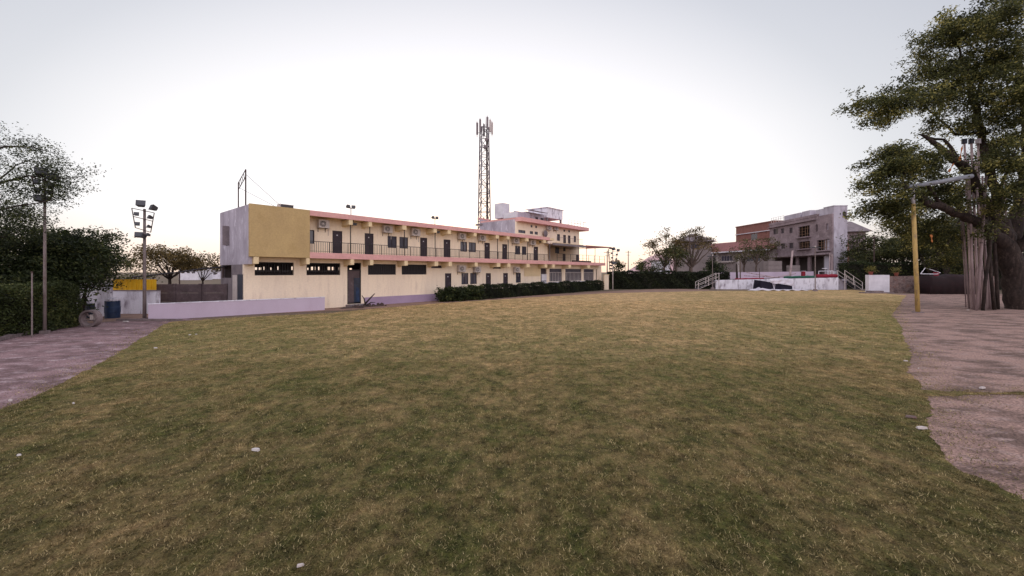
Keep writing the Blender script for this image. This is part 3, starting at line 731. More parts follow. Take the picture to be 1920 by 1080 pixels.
for r in low[:2]: MB().box(r[0], r[1], -.03, -.003, r[2], r[3]).build('window', M['glass'], T)
for r in low[2:]: MB().box(r[0], r[1], -.03, -.003, r[2], r[3]).build('door', M['door'], T)
MB().box(0, q(1094)+.2, -.9, DT+.1, ztop, zr1).build('roof', M['pink'], T)
MB().box(q(1036), WB+.1, -.7, -.001, rz_(1060, 459), rz_(1060, 459)+.15).build('balcony', M['cream2'], T)
g = MB(); bz = rz_(1060, 459)+.15
for k in range(22): x = q(1037)+(WB-q(1037))*k/21; g.bar((x, -.65, bz), (x, -.65, bz+.85), .012)
g.bar((q(1037), -.65, bz+.85), (WB, -.65, bz+.85), .02); g.build('railing', M['slabgrey'], T)
# rooftop parts
zt = zr1
MB().box(0.0, q(996), .25, .45, zt, rz_(980, 397)).build('parapet', M['lilacwash'], T)
MB().box(-.05, q(971), .0, 2.2, zt, rz_(970, 397)).build('parapet', M['white_c'], T)
st = MB()
st.box(q(996), q(1030)+.0, .9, 3.6, zt, rz_(1010, 398)).build('stair_room', M['lilacwash'], T)
for a, b in ((1013.5, 1018), (1023, 1028)): MB().box(q(a), q(b), .86, .9, zt+.1, rz_(1016, 406)).build('window', M['door'], T)
MB().hexa([(q(995), -.3, rz_(1000, 396)), (q(1024), -.3, rz_(1000, 396)), (q(1024), .95, rz_(1000, 393)), (q(995), .95, rz_(1000, 393)),
           (q(995), -.3, rz_(1000, 396)+.06), (q(1024), -.3, rz_(1000, 396)+.06), (q(1024), .95, rz_(1000, 393)+.06), (q(995), .95, rz_(1000, 393)+.06)]).build('awning', M['slabgrey'], T)
tz0, tz1 = rz_(1040, 409), rz_(1040, 391)
MB().box(q(1029), q(1058), .3, 3.8, tz0, tz1).box(q(1029)-.15, q(1058)+.15, .15, 3.95, tz1, tz1+.1).build('tank_room', M['white'], T)
for (x, y) in ((q(1030)+.1, .5), (q(1057)-.1, .5), (q(1057)-.1, 3.4), (q(1030)+.1, 3.4)): MB().box(x-.12, x+.12, y-.12, y+.12, zt, tz0).build('column', M['slabgrey'], T)
g = MB(); x0 = q(1060); x1 = q(1093)
for k in range(7): x = x0+(x1-x0)*k/6; g.bar((x, -.6, zt), (x, -.6, zt+.85), .02)
g.bar((x0, -.6, zt+.85), (x1, -.6, zt+.85), .018).bar((x0, -.6, zt+.45), (x1, -.6, zt+.45), .014).bar((x1, -.6, zt+.85), (x1, 4, zt+.85), .018)
g.build('roof_railing', M['steel'], T)
# stair head wing to the left (lilac walls, pink coping)
def tT(px, s_=None):
    r = Vector(((px-960)/F, 1)); P0 = fb.world(sA, 0, 0); n = fb.u; Y = Vector((P0.x, P0.y)).dot(n)/r.dot(n); return (r*Y-Vector((P0.x, P0.y))).dot(fb.v), Y
tl, yl = tT(899)
zc = H+(HOR-413)/F*yl
tm, ym = tT(925); zm = H+(HOR-404.5)/F*ym
MB().box(-.02, 2.0, DT+.001-0, tl-TB, 0, zc+.1).build('stair_wing', M['lilacwash'], T)
MB().box(-.08, 2.06, DT+.5, tl-TB+.1, zc+.1, zc+.38).build('coping', M['pink'], T)
MB().box(-.10, -.021, DT+.9, tl-TB-.6, zc-.75, zc-.5).build('ledge', M['slabgrey'], T)
tq, yq = tT(925.5); tq2, _ = tT(941)
MB().box(.2, 1.6, tq2-TB, tq-TB, zc, H+(HOR-382)/F*yq).build('stair_tower', M['white_c'], T)
for x0, x1, y0, y1, lab in ((1023, 1030, 423, 431, 'air conditioner on the tall block left of the pair under its roof'), (1037, 1043, 424, 432, 'air conditioner on the tall block right of the pair under its roof')):
    ac_unit(fb, fb.rect(x0, x1, y0, y1, TB), TB-.001, lab, 'air conditioner units on the tall rear block')
s_ = fb.s(1020, TB); r = thing('satellite_dish', 'grey round dish fixed to the tall block wall below its air conditioners', 'satellite dish', fb.world(s_, TB-.001, fb.z(1020, 438, TB)), fb.rz)
g = MB(); rings = 5
for i in range(rings):
    for k in range(16):
        def P(i, k): a = k*math.pi/8; q_ = i/rings*.5; return (q_*math.cos(a), -.45+q_*q_*.6, q_*math.sin(a)*1.0)
        g.quad(P(i, k), P(i+1, k), P(i+1, k+1), P(i, k+1))
g.build('dish', M['slabgrey'], r); MB().bar((0, 0, -.1), (0, -.42, 0), .03).bar((0, -.42, -.3), (0, -.85, 0), .012).build('arm', M['steel'], r)

# sheet canopy over the terrace
c0, c1 = fb.s(1036, U-.2), fb.s(1146, U-.2)
r = thing('sheet_canopy', 'thin corrugated sheet canopy on posts over the terrace at the building end', 'canopy', fb.world(c0, 0, ZS1-.02), fb.rz)
zl = fb.z(1040, 457.5, U-.2)-ZS1; zr = fb.z(1145, 464, U-.2)-ZS1; Lc = c1-c0
g = MB(); n = 40
for k in range(n):
    a, b = Lc*k/n, Lc*(k+1)/n; za, zb = zl+(zr-zl)*k/n, zl+(zr-zl)*(k+1)/n; o_ = .025 if k % 2 else -.025
    g.hexa([(a, U-.2, za+o_), (b, U-.2, zb-o_), (b, TB-.05, zb+.55-o_), (a, TB-.05, za+.55+o_), (a, U-.2, za+o_+.02), (b, U-.2, zb-o_+.02), (b, TB-.05, zb+.57-o_), (a, TB-.05, za+.57+o_)])
g.build('roof_sheet', M['redroof'], r)
xa_ = fb.s(1098, U-.2)-c0; zm_ = zl+(zr-zl)*xa_/Lc
MB().hexa([(-.05, U-.27, zl-.12), (xa_, U-.27, zm_-.22), (xa_, U-.225, zm_-.22), (-.05, U-.225, zl-.12), (-.05, U-.27, zl+.16), (xa_, U-.27, zm_+.06), (xa_, U-.225, zm_+.06), (-.05, U-.225, zl+.16)]).build('edge_trim', M['slabgrey'], r)
MB().hexa([(xa_, U-.27, zm_-.30), (Lc, U-.27, zr-.06), (Lc, U-.225, zr-.06), (xa_, U-.225, zm_-.30), (xa_, U-.27, zm_+.10), (Lc, U-.27, zr+.08), (Lc, U-.225, zr+.08), (xa_, U-.225, zm_+.10)]).build('valance', M['redroof'], r)
for px in (1031, 1085, 1100, 1116): 
    x = fb.s(px, U+.1)-c0
    MB().tube([(x, U+.12, 0), (x, U+.12, zl+(zr-zl)*max(x, 0)/Lc)], .035, 6).build('post', M['steel'], r)
for k in range(5): x = Lc*(k+.4)/5; MB().box(x-.03, x+.03, U-.1, TB-.1, zl+(zr-zl)*x/Lc-.09, zl+(zr-zl)*x/Lc-.03).build('rafter', M['rust'], r)

# ------------------------------------------------------------------ cell tower
Yt = 72; base = Vector(((908-960)/F*Yt, Yt, 0)); ht = H+(HOR-240)/F*Yt
r = thing('cell_tower', 'tall steel lattice telecom mast with antenna panels behind the building', 'tower', base, .35)
hw0, hw1 = 1.05, .62
legs = [(1, 1), (1, -1), (-1, -1), (-1, 1)]
def lp(k, z_): h = hw0+(hw1-hw0)*z_/ht; return Vector((legs[k][0]*h, legs[k][1]*h, z_))
for k in range(4): MB().bar(lp(k, 0), lp(k, ht), .10).build('leg', M['steel'], r)
g = MB(); nb = 17
for i in range(nb):
    za, zb = ht*i/nb, ht*(i+1)/nb
    for k in range(4):
        j = (k+1) % 4
        g.bar(lp(k, zb), lp(j, zb), .055)
        g.bar(lp(k, za), lp(j, zb), .05) if (i+k) % 2 else g.bar(lp(j, za), lp(k, zb), .05)
g.build('bracing', M['steel'], r)
g = MB(); 
for x in (.22, .55): g.bar((x, -.6, 0), (x, -.45, ht-2), .04)
for i in range(70): g.bar((.22, -.55, .3+i*.36), (.55, -.55, .3+i*.36), .02)
g.bar((.38, -.5, 0), (.38, -.45, ht-1), .09); g.build('cable_ladder', M['rust'], r)
for (x, y, dz) in ((-1.35, -.2, .2), (-1.0, -.9, .6), (.35, -.8, 1.2), (.95, -.5, .9), (1.5, .1, .7), (.2, .9, .5)):
    g = MB().box(x-.16, x+.16, y-.09, y+.09, ht-1.6+dz, ht+.5+dz).build('antenna', M['acwhite' if x > .9 else 'slabgrey'], r)
    MB().bar((x, y+.1, ht-2.0+dz), (x, y+.1, ht+.8+dz), .05).bar((x, y+.1, ht-1.2+dz), (x*.4, y*.4, ht-1.2+dz), .04).build('mount', M['steel'], g)
for (x, zz) in ((.3, ht-2.3), (.1, ht-3.6)):
    MB().tube([(x, -.7, zz), (x-.25, -1.0, zz)], [.34, .3], 14).build('dish', M['slabgrey'], r)
MB().tube([(.3, 0, ht), (.3, 0, ht+2.2)], [.06, .02], 6).build('lightning_rod', M['steel'], r)
MB().box(.1, .9, -.7, .1, 10.6, 11.9).build('equipment_box', M['rust'], r)

# ------------------------------------------------------------------ floodlight masts
def flood_mast(base, h, label, rz=0, sc_=1.0, pm_='pole', hs=1.0, pr=1.0, name='floodlight_mast', full=True, group='floodlight masts round the lawn'):
    r = thing(name, label, 'floodlight', base, rz, group)
    MB().tube([(0, 0, 0), (0, 0, h*.5), (0, 0, h)], [.085*pr, .07*pr, .06*pr], 10).build('pole', M[pm_], r, True)
    s = sc_
    wt, wb = .56*s, .38*s
    g = MB(); zs = [h-.1, h-.55*s, h-1.15*s]
    for k, zz in enumerate(zs):
        q_ = wt+(wb-wt)*k/2; g.bar((-q_, -.1, zz+.12), (q_, -.1, zz-.12), .02)
    for sg in (-1, 1): g.bar((sg*wt, -.1, zs[0]-sg*.12), (sg*wb, -.1, zs[2]-sg*.12), .022)
    g.build('lamp_frame', M['rust'], r)
    spots = [(-.02, h+.22, .40), (.62*s, h+.02, .36), (-.24*s, h-.32*s, .22), (.44*s, h-.48*s, .24), (-.2*s, h-.85*s, .22), (.38*s, h-.98*s, .2), (-.12*s, h-1.45*s, .34), (.10*s, h-1.5*s, .3), (.34*s, h-1.42*s, .2)]
    for i, (x, zz, q_) in enumerate(spots if full else spots[:6]):
        a, b = MB(), MB(); floodhead(a, b, x, -.2, zz, q_*s*hs, (.5 if x < 0 else -.6), -.35)
        a.bar((x, -.2, zz), (x, -.06, zz-.05), .02)
        hd = a.build('lamp_head', M['lampdark'], r); b.build('lens', M['lens'], hd)
    MB().box(-.12, .12, -.12, .12, -.01, .12).build('base', M['cement'], r)
    return r
flood_mast(G(271, 600), H+(HOR-392)/F*22, 'floodlight mast with clustered lamps standing at the end of the pale lilac wall', .1)
Yp = G(84, 625).y
flood_mast(G(84, 625), H+(HOR-335)/F*Yp, 'floodlight mast with clustered lamps against the dark bushes at left', .4, .62, 'pole', 1.6, .72)
r = thing('thin_pole', 'thin short pole in front of the clipped hedge at far left', 'pole', G(60, 632)); MB().tube([(0, 0, 0), (0, 0, 2.55)], [.026, .022], 8).build('shaft', M['pole'], r); MB().tube([(0, 0, 2.55), (0, 0, 2.62)], .032, 8).build('cap', M['rust'], r)
Yq = G(1149, 543.5).y
flood_mast(G(1149, 543.5), H+(HOR-470)/F*Yq, 'slim white floodlight mast in front of the far hedge', .2, 1.25, 'acwhite')
r = thing('pipe_pole', 'thin dark pole with small lamps beside the end of the long building', 'pole', (11.9*1.28, 48.5*1.28, 0))
MB().tube([(0, 0, 0), (-.5, 0, 6.2)], .06, 8).build('shaft', M['pole'], r)
for k, zz in enumerate((3.0, 3.5, 4.0, 6.1)): MB().box(-.35, .12, -.1, .1, zz, zz+.22).build('lamp', M['lampdark'], r)

# ------------------------------------------------------------------ left side: walls, drum, ring
a, b = G(278, 601), G(609, 581)
d = (b-a); L_ = d.length; rz = math.atan2(d.y, d.x)
r = thing('low_wall', 'low pale lilac wall along the lawn edge before the ochre end block', 'wall', a, rz)
mb = MB(); n = 14
for k in range(n):
    x0, x1 = L_*k/n, L_*(k+1)/n; za = .875+.012*math.sin(k*2.3); zb = .875+.012*math.sin((k+1)*2.3)
    mb.hexa([(x0, 0, -.01), (x1, 0, -.01), (x1, .2, -.01), (x0, .2, -.01), (x0, 0, za), (x1, 0, zb), (x1, .2, zb), (x0, .2, za)])
mb.build('wall_face', M['lilac_l'], r); MB().box(-.015, L_+.015, -.02, .22, .862, .90).build('coping', M['white'], r)

Yw = 26.0
x0 = (278-960)/F*27.2; x1 = (418-960)/F*26.9
r = thing('panel_wall', 'dark grey precast panel wall between posts left of the long building', 'wall', (x0, 27.2, 0))
Lp = x1-x0; hp = 1.80
for k in range(3):
    a_ = Lp*k/3+.09; b_ = Lp*(k+1)/3-.09
    for j in range(3): MB().box(a_-.02, b_+.02, .02, .08, j*hp/3, (j+1)*hp/3-.018).build('panel', M['panelwall'], r)
for k in range(4): MB().box(Lp*k/3-.09, Lp*k/3+.09, -.04, .14, 0, hp+.02).build('post', M['panelwall'], r)
x0 = (198-960)/F*25.2; x1 = (282-960)/F*25.2
r = thing('boundary_wall', 'whitewashed boundary wall behind the blue drum below yellow sheeting', 'wall', (x0, 25.2, 0)); x1 += .45; MB().box(0, x1-x0, 0, .2, 0, 1.42).build('wall_face', M['white'], r); MB().box(-.02, x1-x0+.02, -.03, .23, 1.42, 1.47).build('coping', M['slabgrey'], r)
r = thing('yellow_sheeting', 'bright yellow sheet fence rising behind the whitewashed boundary wall', 'fence', (x0-.8, 26.4, 0))
mb = MB()
for k in range(18): q_ = k*.16; mb.box(q_, q_+.15, 0 if k % 2 else .03, .05, 0, 2.12)
mb.build('sheet', M['yellow'], r)
for x in (.3, 1.4, 2.6): MB().box(x, x+.06, .06, .12, 0, 2.25).build('post', M['rust'], r)
a_ = G(148, 598); 
r = thing('whitewashed_wall', 'pale blue-white washed wall beside the bushes behind the cement ring', 'wall', ((140-960)/F*23.6, 23.6, 0), .12)
MB().box(0, 1.85, 0, .2, 0, 1.95).build('wall_face', M['white'], r); MB().box(-.02, 1.87, -.02, .22, 1.95, 2.0).build('coping', M['white_c'], r)
r = thing('metal_cabinet', 'dark blue-grey metal cabinet standing against the white washed wall', 'cabinet', ((146-960)/F*22.6, 22.6, 0))
MB().box(0, .55, 0, .4, .05, .82).build('body', M['bluegrey'], r); MB().box(.04, .51, -.015, -.001, .1, .76).build('door', M['bluegrey'], r)
for x in (.02, .47): MB().box(x, x+.06, .05, .3, 0, .05).build('foot', M['dark'], r)
b_ = G(211, 596)
r = thing('drum', 'blue plastic drum with white rubbish heaped on top', 'drum', b_)
pts = [(0, 0, 0), (0, 0, .05), (0, 0, .3), (0, 0, .33), (0, 0, .62), (0, 0, .65), (0, 0, .93), (0, 0, .96)]; rd = [.33, .33, .33, .345, .345, .33, .33, .335]
MB().tube(pts, rd, 24).build('body', M['blue'], r, False)
mb = MB()
for k in range(9):
    an = k*.7; x, y = .17*math.cos(an), .17*math.sin(an); mb.tube([(x, y, .93), (x*1.1+.05, y, 1.05), (x*.6, y*.6, 1.14)], [.12, .11, .03], 7)
mb.build('rubbish', M['cloth'], r, True)
c = G(165, 613)
r = thing('cement_ring', 'round cement well ring standing on edge by the bushes', 'ring', c, .02)
mb = MB(); n = 40; Ro, Ri, wd = .44, .35, .26
for k in range(n):
    a0, a1 = 2*math.pi*k/n, 2*math.pi*(k+1)/n
    def P(R_, a, y): return (R_*math.cos(a), y, Ro+R_*math.sin(a)*.93)
    for (A_, y0_, B_, y1_) in ((Ro, 0, Ri, 0), (Ri, 0, Ri, wd), (Ri, wd, Ro, wd), (Ro, wd, Ro, 0)):
        mb.quad(P(A_, a0, y0_), P(A_, a1, y0_), P(B_, a1, y1_), P(B_, a0, y1_))
mb.build('ring', M['cement'], r, False); r.location.z = -.05
r.children[0].name = 'ring_body'
MB().box(-.02, .15, .1, .2, .38, .62).build('inner_block', M['acwhite'], r); MB().bar((-.34, .15, .34), (.34, .15, .37), .035).bar((-.2, .15, .66), (.22, .15, .2), .03).build('crosspiece', M['cement'], r)
a_ = G(222, 606); b_ = G(268, 603)
r = thing('stone_edging', 'low stone ledge between the drum and the near floodlight mast', 'kerb', (a_.x-1.0, a_.y+.9, 0)); MB().box(0, 3.3, 0, .25, -.01, .10).build('kerb_body', M['cement'], r)
# sagging cable with a pipe rail from the building to the left
r = thing('overhead_pipe', 'dark sloping pipe on short props above the grey panel wall', 'pipe', ((270-960)/F*28, 28, 0))
x1 = (418-270)/F*28
MB().tube([(-.8, 0, 2.25), (0, 0, 2.32), (x1*.4, 0, 2.55), (x1*.7, 0, 2.8), (x1+.3, 0, 2.98)], .05, 6).build('rail', M['dark'], r)
for x in (-.6, x1*.45, x1): MB().bar((x, 0, 0), (x, 0, 2.25+.7*max(x, 0)/x1), .04).build('prop', M['rust'], r)

# kerb before left hedge
r = thing('planting_kerb', 'rough low kerb of pale stones along the foot of the left hedge', 'kerb', (0, 0, 0))
mb = MB(); A0, B0 = G(-40, 648), G(120, 613)
for k in range(16):
    p = A0.lerp(B0, k/16); q_ = A0.lerp(B0, (k+.9)/16); h = .10+.05*random.random()
    dx = (B0-A0).normalized(); n_ = Vector((-dx.y, dx.x, 0))*.2
    mb.hexa([p, q_, q_+n_, p+n_, p+Vector((0, 0, h)), q_+Vector((0, 0, h*.9)), q_+n_+Vector((0, 0, h)), p+n_+Vector((0, 0, h))])
mb.build('kerb_stones', M['cement'], r)

# ------------------------------------------------------------------ vegetation
def hedge(name, label, a, b, wd, h, n, leaf, m='leaf_hedge', rough=.12, cat='hedge', group=None, taper=0, top_noise=.1):
    """clipped hedge: woody dark core and a shell of leaves"""
    a, b = Vector(a), Vector(b); d = (b-a); L = d.length; rz = math.atan2(d.y, d.x)
    r = thing(name, label, cat, (a.x, a.y, 0), rz, group)
    ins = min(.18, wd*.25)
    g = MB(); k = max(3, int(L/1.2))
    for i in range(k):
        x0, x1 = L*i/k, L*(i+1)/k
        x0 += .15 if i == 0 else 0; x1 -= .15 if i == k-1 else 0
        hh = h-ins-.05-.1*random.random()*top_noise*5
        g.box(x0, x1, ins+.03*random.random(), wd-ins, .02, hh)
    g.build('stems', M['leafcore'], r)
    areas = np.array([L*h, L*wd, wd*h, wd*h, L*h*.25]); c = rng.choice(5, n, p=areas/areas.sum())
    u = rng.uniform(0, 1, n); v = rng.uniform(0, 1, n); P = np.zeros((n, 3))
    for s_, f in ((0, lambda: (u*L, 0*u, v*h)), (1, lambda: (u*L, v*wd, 0*u+h)), (2, lambda: (0*u, u*wd, v*h)), (3, lambda: (0*u+L, u*wd, v*h)), (4, lambda: (u*L, 0*u+wd, v*h))):
        X = np.stack(f(), 1); P[c == s_] = X[c == s_]
    bump = (np.sin(P[:, 0]*2.1+P[:, 2]*1.3)+np.sin(P[:, 0]*5.3-P[:, 2]*3.1+1)+np.sin(P[:, 0]*.9+2))*rough*.35
    inward = np.array([[0, 1, 0], [0, 0, -1], [1, 0, 0], [-1, 0, 0], [0, -1, 0]])[c]
    P += inward*(bump+np.abs(rng.normal(0, rough*.6, n))-rough*.3)[:, None]
    P[:, 2] = np.maximum(P[:, 2], .04)
    tb = .45+.25*np.sin(P[:, 0]*1.7+P[:, 2]*2.2)+.15*np.sin(P[:, 0]*7+P[:, 2]*6)
    V, Fc, t = leaves(P, leaf, tb*.9)
    fast('foliage', V, Fc, M[m], tint=t, parent=r)
    return r
M['leafcore'] = mat('twiggy_hedge_core', (.012, .012, .008), 1, (.02, .016, .012), 4, fine=.3)

def tree(name, label, base, limbs, blobs, leaf, per, spread, lm='leaf_mid', bm='bark', group=None, twig=.012, droop=.1, cat='tree', stray=.0, rscale=1.0, csize=None):
    csize = csize or spread*1.25
    """limbs: polylines [(x,y,z,r)..] relative to world; blobs: (cx,cy,cz,rx,ry,rz,n) hold the twig tips"""
    base = Vector(base); r = thing(name, label, cat, base, 0, group)
    g = MB(); nodes = []; nr = []
    for lb_ in limbs:
        pts = [Vector(p[:3])-base for p in lb_]; rad = [p[3]*rscale for p in lb_]
        # subdivide with a little wander
        P2, R2 = [], []
        for i in range(len(pts)-1):
            L = (pts[i+1]-pts[i]).length; k = max(2, int(L/max(.25, L/6)))
            for j in range(k):
                f = j/k; p = pts[i].lerp(pts[i+1], f)
                wob = noise.noise_vector(p*1.3+Vector((i, 0, 0)))*min(.12*L, rad[i]*1.2)*(1 if (i+j) else 0)
                P2.append(p+wob*.8); R2.append(rad[i]*(1-f)+rad[i+1]*f)
        P2.append(pts[-1]); R2.append(rad[-1])
        R2 = [q_*(1+.12*noise.noise(p*3)) for q_, p in zip(R2, P2)]
        g.tube(P2, R2, 12 if max(R2) > .2 else 7)
        for p, q_ in list(zip(P2, R2))[1:]:
            nodes.append(p); nr.append(q_)
    tips = []
    for (cx, cy, cz, rx, ry, rz_b, n) in blobs:
        left_ = n
        while left_ > 0:
            v = Vector((random.gauss(0, 1), random.gauss(0, 1), random.gauss(0, 1))).normalized()*(random.random()**.45)
            k_ = min(left_, random.randint(2, 6)); left_ -= k_; cs = csize
            for _ in range(k_):
                tips.append(Vector((cx+v.x*rx+random.gauss(0, cs), cy+v.y*ry+random.gauss(0, cs), cz+v.z*rz_b+random.gauss(0, cs*.55)))-base)
    na = np.array([tuple(p) for p in nodes]); order = sorted(range(len(tips)), key=lambda i: float(np.min(np.sum((na-np.array(tips[i]))**2, 1))))
    cap = len(nodes)+len(tips)*2+5; arr = np.zeros((cap, 3)); arr[:len(nodes)] = na; rad = np.zeros(cap); rad[:len(nodes)] = nr; cnt = len(nodes)
    LP_ = []
    for i in order:
        t = np.array(tips[i]); d = np.sum((arr[:cnt]-t)**2, 1); d = d+.15*d*(rad[:cnt] < twig*1.3); j = int(np.argmin(d)); p = arr[j]; L = math.sqrt(d[j])
        rr_ = min(rad[j]*.6, twig*(1+min(L, 4)*.9)); mid = (p+t)/2+rng.normal(0, .08*L+.01, 3)+np.array([0, 0, .06*L])
        g.tube([tuple(p), tuple(mid), tuple(t)], [rr_, rr_*.75, rr_*.4], 4, caps=False)
        arr[cnt] = mid; rad[cnt] = rr_*.75; arr[cnt+1] = t; rad[cnt+1] = rr_*.4; cnt += 2
        LP_.append((t, mid))
    g.build('trunk', M[bm], r, True)
    T_ = np.array([a for a, _ in LP_]); Md = np.array([b for _, b in LP_]); n = len(T_)
    f = rng.uniform(0, 1, (n, per, 1))**.6; C = Md[:, None]*(1-f)*.6+T_[:, None]*(f+.4*(1-f))
    P = C+rng.normal(0, 1, (n, per, 3))*np.array([spread, spread, spread*.62])
    keep = rng.uniform(0, 1, (n, 1)) > stray*rng.uniform(0, 1, (n, 1)); P = P.reshape(-1, 3)
    clump = np.repeat(rng.normal(.42, .26, n), per)  # random clump tones, spread wide to paint in lit and shaded sprays
    V, Fc, t = leaves(P, leaf, clump, droop=droop)
    fast('crown', V, Fc, M[lm], tint=t, parent=r)
    return r

def wpt(px, py, Y, r): p = W(px, py, Y); return (p.x, p.y, p.z, r)
def blob(px, py, Y, rx, ry, n, depth=None):
    c = W(px, py, Y); k = Y/F; return (c.x, c.y, c.z, rx*k, depth or max(rx, ry)*k*.9, ry*k, n)

# --- the big tree at right
Yb = 28.5
limbs = [
 [wpt(1912, 581, Yb, .80), wpt(1908, 560, Yb, .70), wpt(1900, 520, Yb, .66), wpt(1893, 480, Yb, .72), wpt(1880, 455, Yb, .60)],
 [wpt(1885, 462, Yb, .58), wpt(1850, 425, Yb-.3, .40), wpt(1810, 405, Yb-.8, .32), wpt(1770, 390, Yb-1.2, .27), wpt(1735, 378, Yb-1.5, .24), wpt(1710, 360, Yb-1.6, .22), wpt(1696, 345, Yb-1.6, .15), wpt(1672, 346, Yb-1.5, .08)],
 [wpt(1885, 455, Yb, .50), wpt(1862, 400, Yb, .36), wpt(1832, 350, Yb-.3, .34), wpt(1815, 318, Yb-.5, .32), wpt(1790, 300, Yb-.8, .24), wpt(1762, 278, Yb-1, .20), wpt(1742, 262, Yb-1.2, .14), wpt(1726, 252, Yb-1.2, .06)],
 [wpt(1888, 455, Yb, .46), wpt(1868, 380, Yb+.4, .34), wpt(1850, 300, Yb+.5, .28), wpt(1838, 240, Yb+.3, .24), wpt(1826, 190, Yb, .22), wpt(1818, 150, Yb, .14), wpt(1800, 100, Yb, .08), wpt(1785, 50, Yb, .04)],
 [wpt(1826, 195, Yb, .16), wpt(1840, 150, Yb+.6, .10), wpt(1850, 90, Yb+1, .07), wpt(1860, 20, Yb+1, .04)],
 [wpt(1900, 460, Yb, .50), wpt(1915, 380, Yb+.6, .34), wpt(1925, 280, Yb+1, .26), wpt(1915, 160, Yb+1, .17), wpt(1905, 60, Yb+1, .08)],
 [wpt(1905, 470, Yb-.2, .34), wpt(1930, 440, Yb-.8, .25), wpt(1970, 410, Yb-1, .18), wpt(2010, 330, Yb-1, .10)],
 [wpt(1840, 250, Yb+.3, .14), wpt(1790, 250, Yb, .10), wpt(1765, 225, Yb-.6, .07), wpt(1720, 190, Yb-1, .05), wpt(1660, 185, Yb-1.4, .03)],
 [wpt(1770, 390, Yb-1.2, .14), wpt(1740, 350, Yb-2, .08), wpt(1700, 325, Yb-2, .05), wpt(1650, 330, Yb-2.2, .03)],
 [wpt(1800, 300, Yb-.6, .14), wpt(1770, 262, Yb-.3, .10), wpt(1735, 258, Yb, .07)],
 [wpt(1870, 380, Yb, .16), wpt(1885, 330, Yb-1.5, .10), wpt(1900, 290, Yb-2.5, .06)],
]
blobs = [blob(1650, 300, Yb-1.5, 34, 20, 36), blob(1690, 285, Yb-1, 36, 16, 30), blob(1632, 395, Yb-1.5, 22, 16, 22), blob(1680, 405, Yb-1, 34, 20, 40), blob(1745, 390, Yb+.5, 40, 26, 56), blob(1715, 455, Yb+2, 34, 20, 36), blob(1775, 480, Yb+3, 26, 20, 30), blob(1880, 60, Yb-2, 55, 55, 90), blob(1900, 170, Yb-2.5, 45, 50, 90), blob(1860, 290, Yb+1.5, 40, 40, 60), blob(1800, 130, Yb+1, 60, 50, 60), blob(1870, 200, Yb-1, 45, 40, 60), blob(1725, 340, Yb-.5, 60, 30, 60), blob(1900, 420, Yb+2, 40, 30, 40),
         blob(1618, 196, Yb-1.6, 28, 18, 26, 1.2), blob(1660, 206, Yb-1.4, 46, 30, 60), blob(1708, 186, Yb-1, 50, 36, 70), blob(1745, 135, Yb, 52, 36, 80), blob(1790, 80, Yb, 62, 36, 90),
         blob(1762, 52, Yb, 40, 30, 40), blob(1835, 40, Yb+.5, 66, 44, 90), blob(1850, 130, Yb, 60, 50, 90), blob(1790, 180, Yb-.6, 55, 35, 60), blob(1900, 120, Yb, 60, 80, 110), blob(1895, 240, Yb-1, 42, 45, 60),
         blob(1905, -20, Yb+1, 60, 50, 60), blob(1830, 235, Yb-1, 45, 20, 26), blob(1950, 250, Yb, 60, 120, 80), blob(1735, 235, Yb-1, 36, 16, 18),
         blob(1680, 318, Yb-2, 44, 26, 62), blob(1640, 345, Yb-2.2, 28, 24, 36), blob(1730, 300, Yb-1.5, 36, 22, 36), blob(1700, 372, Yb-2, 50, 20, 44), blob(1650, 385, Yb-2, 28, 14, 20), blob(1765, 335, Yb-1.6, 30, 24, 22),
         blob(1740, 425, Yb+1.5, 34, 20, 44), blob(1790, 445, Yb+2, 24, 22, 34), blob(1700, 430, Yb+1, 30, 16, 30), blob(1785, 360, Yb+1.5, 34, 20, 40), blob(1892, 300, Yb-2.5, 34, 32, 50), blob(1898, 365, Yb-2.5, 26, 34, 50), blob(1930, 330, Yb-2, 40, 60, 50), blob(1850, 410, Yb-1.5, 12, 26, 16, .5)]
tree('big_tree', 'large spreading old tree with dark trunk and low limbs at right edge', (limbs[0][0][0], Yb, 0), limbs, blobs, .17, 62, .25, 'leaf_big', 'bark', twig=.014, droop=.25, csize=.40, rscale=.9)

# bamboo poles leaning into the tree
grp = 'long weathered poles leaned upright against the big tree'
bam = [(1822, 580, 1808, 262, 'b'), (1827, 581, 1815, 300, 0), (1834, 580, 1821, 262, 'b'), (1840, 580, 1834, 262, 'b'), (1831, 582, 1849, 330, 0), (1846, 581, 1829, 300, 0), (1851, 580, 1842, 330, 0),
       (1856, 580, 1836, 340, 0), (1860, 580, 1855, 400, 'k'), (1865, 581, 1848, 390, 'k'), (1817, 578, 1803, 360, 0), (1871, 580, 1864, 400, 'k'), (1843, 582, 1860, 420, 'k'), (1811, 576, 1800, 360, 't')]
labs = ['tall pole under the blue cap at the left of the leaning bundle', 'pole just right of the leftmost capped pole in the leaning bundle', 'second capped pole of the leaning bundle, beside the tree limb', 'rightmost capped pole rising through the tree limbs',
        'pole leaning to the right across the front of the bundle', 'upright pale pole in the middle of the bundle', 'pale pole ending under the tree fork', 'pale pole slanting left behind the fork', 'dark short pole near the trunk side of the bundle',
        'dark pole slanting left at the trunk side of the bundle', 'pole at the outer left of the bundle leaning slightly', 'dark pole nearest the trunk in the bundle', 'dark pole leaning right toward the trunk', 'thinnest pole standing apart at the left of the bundle']
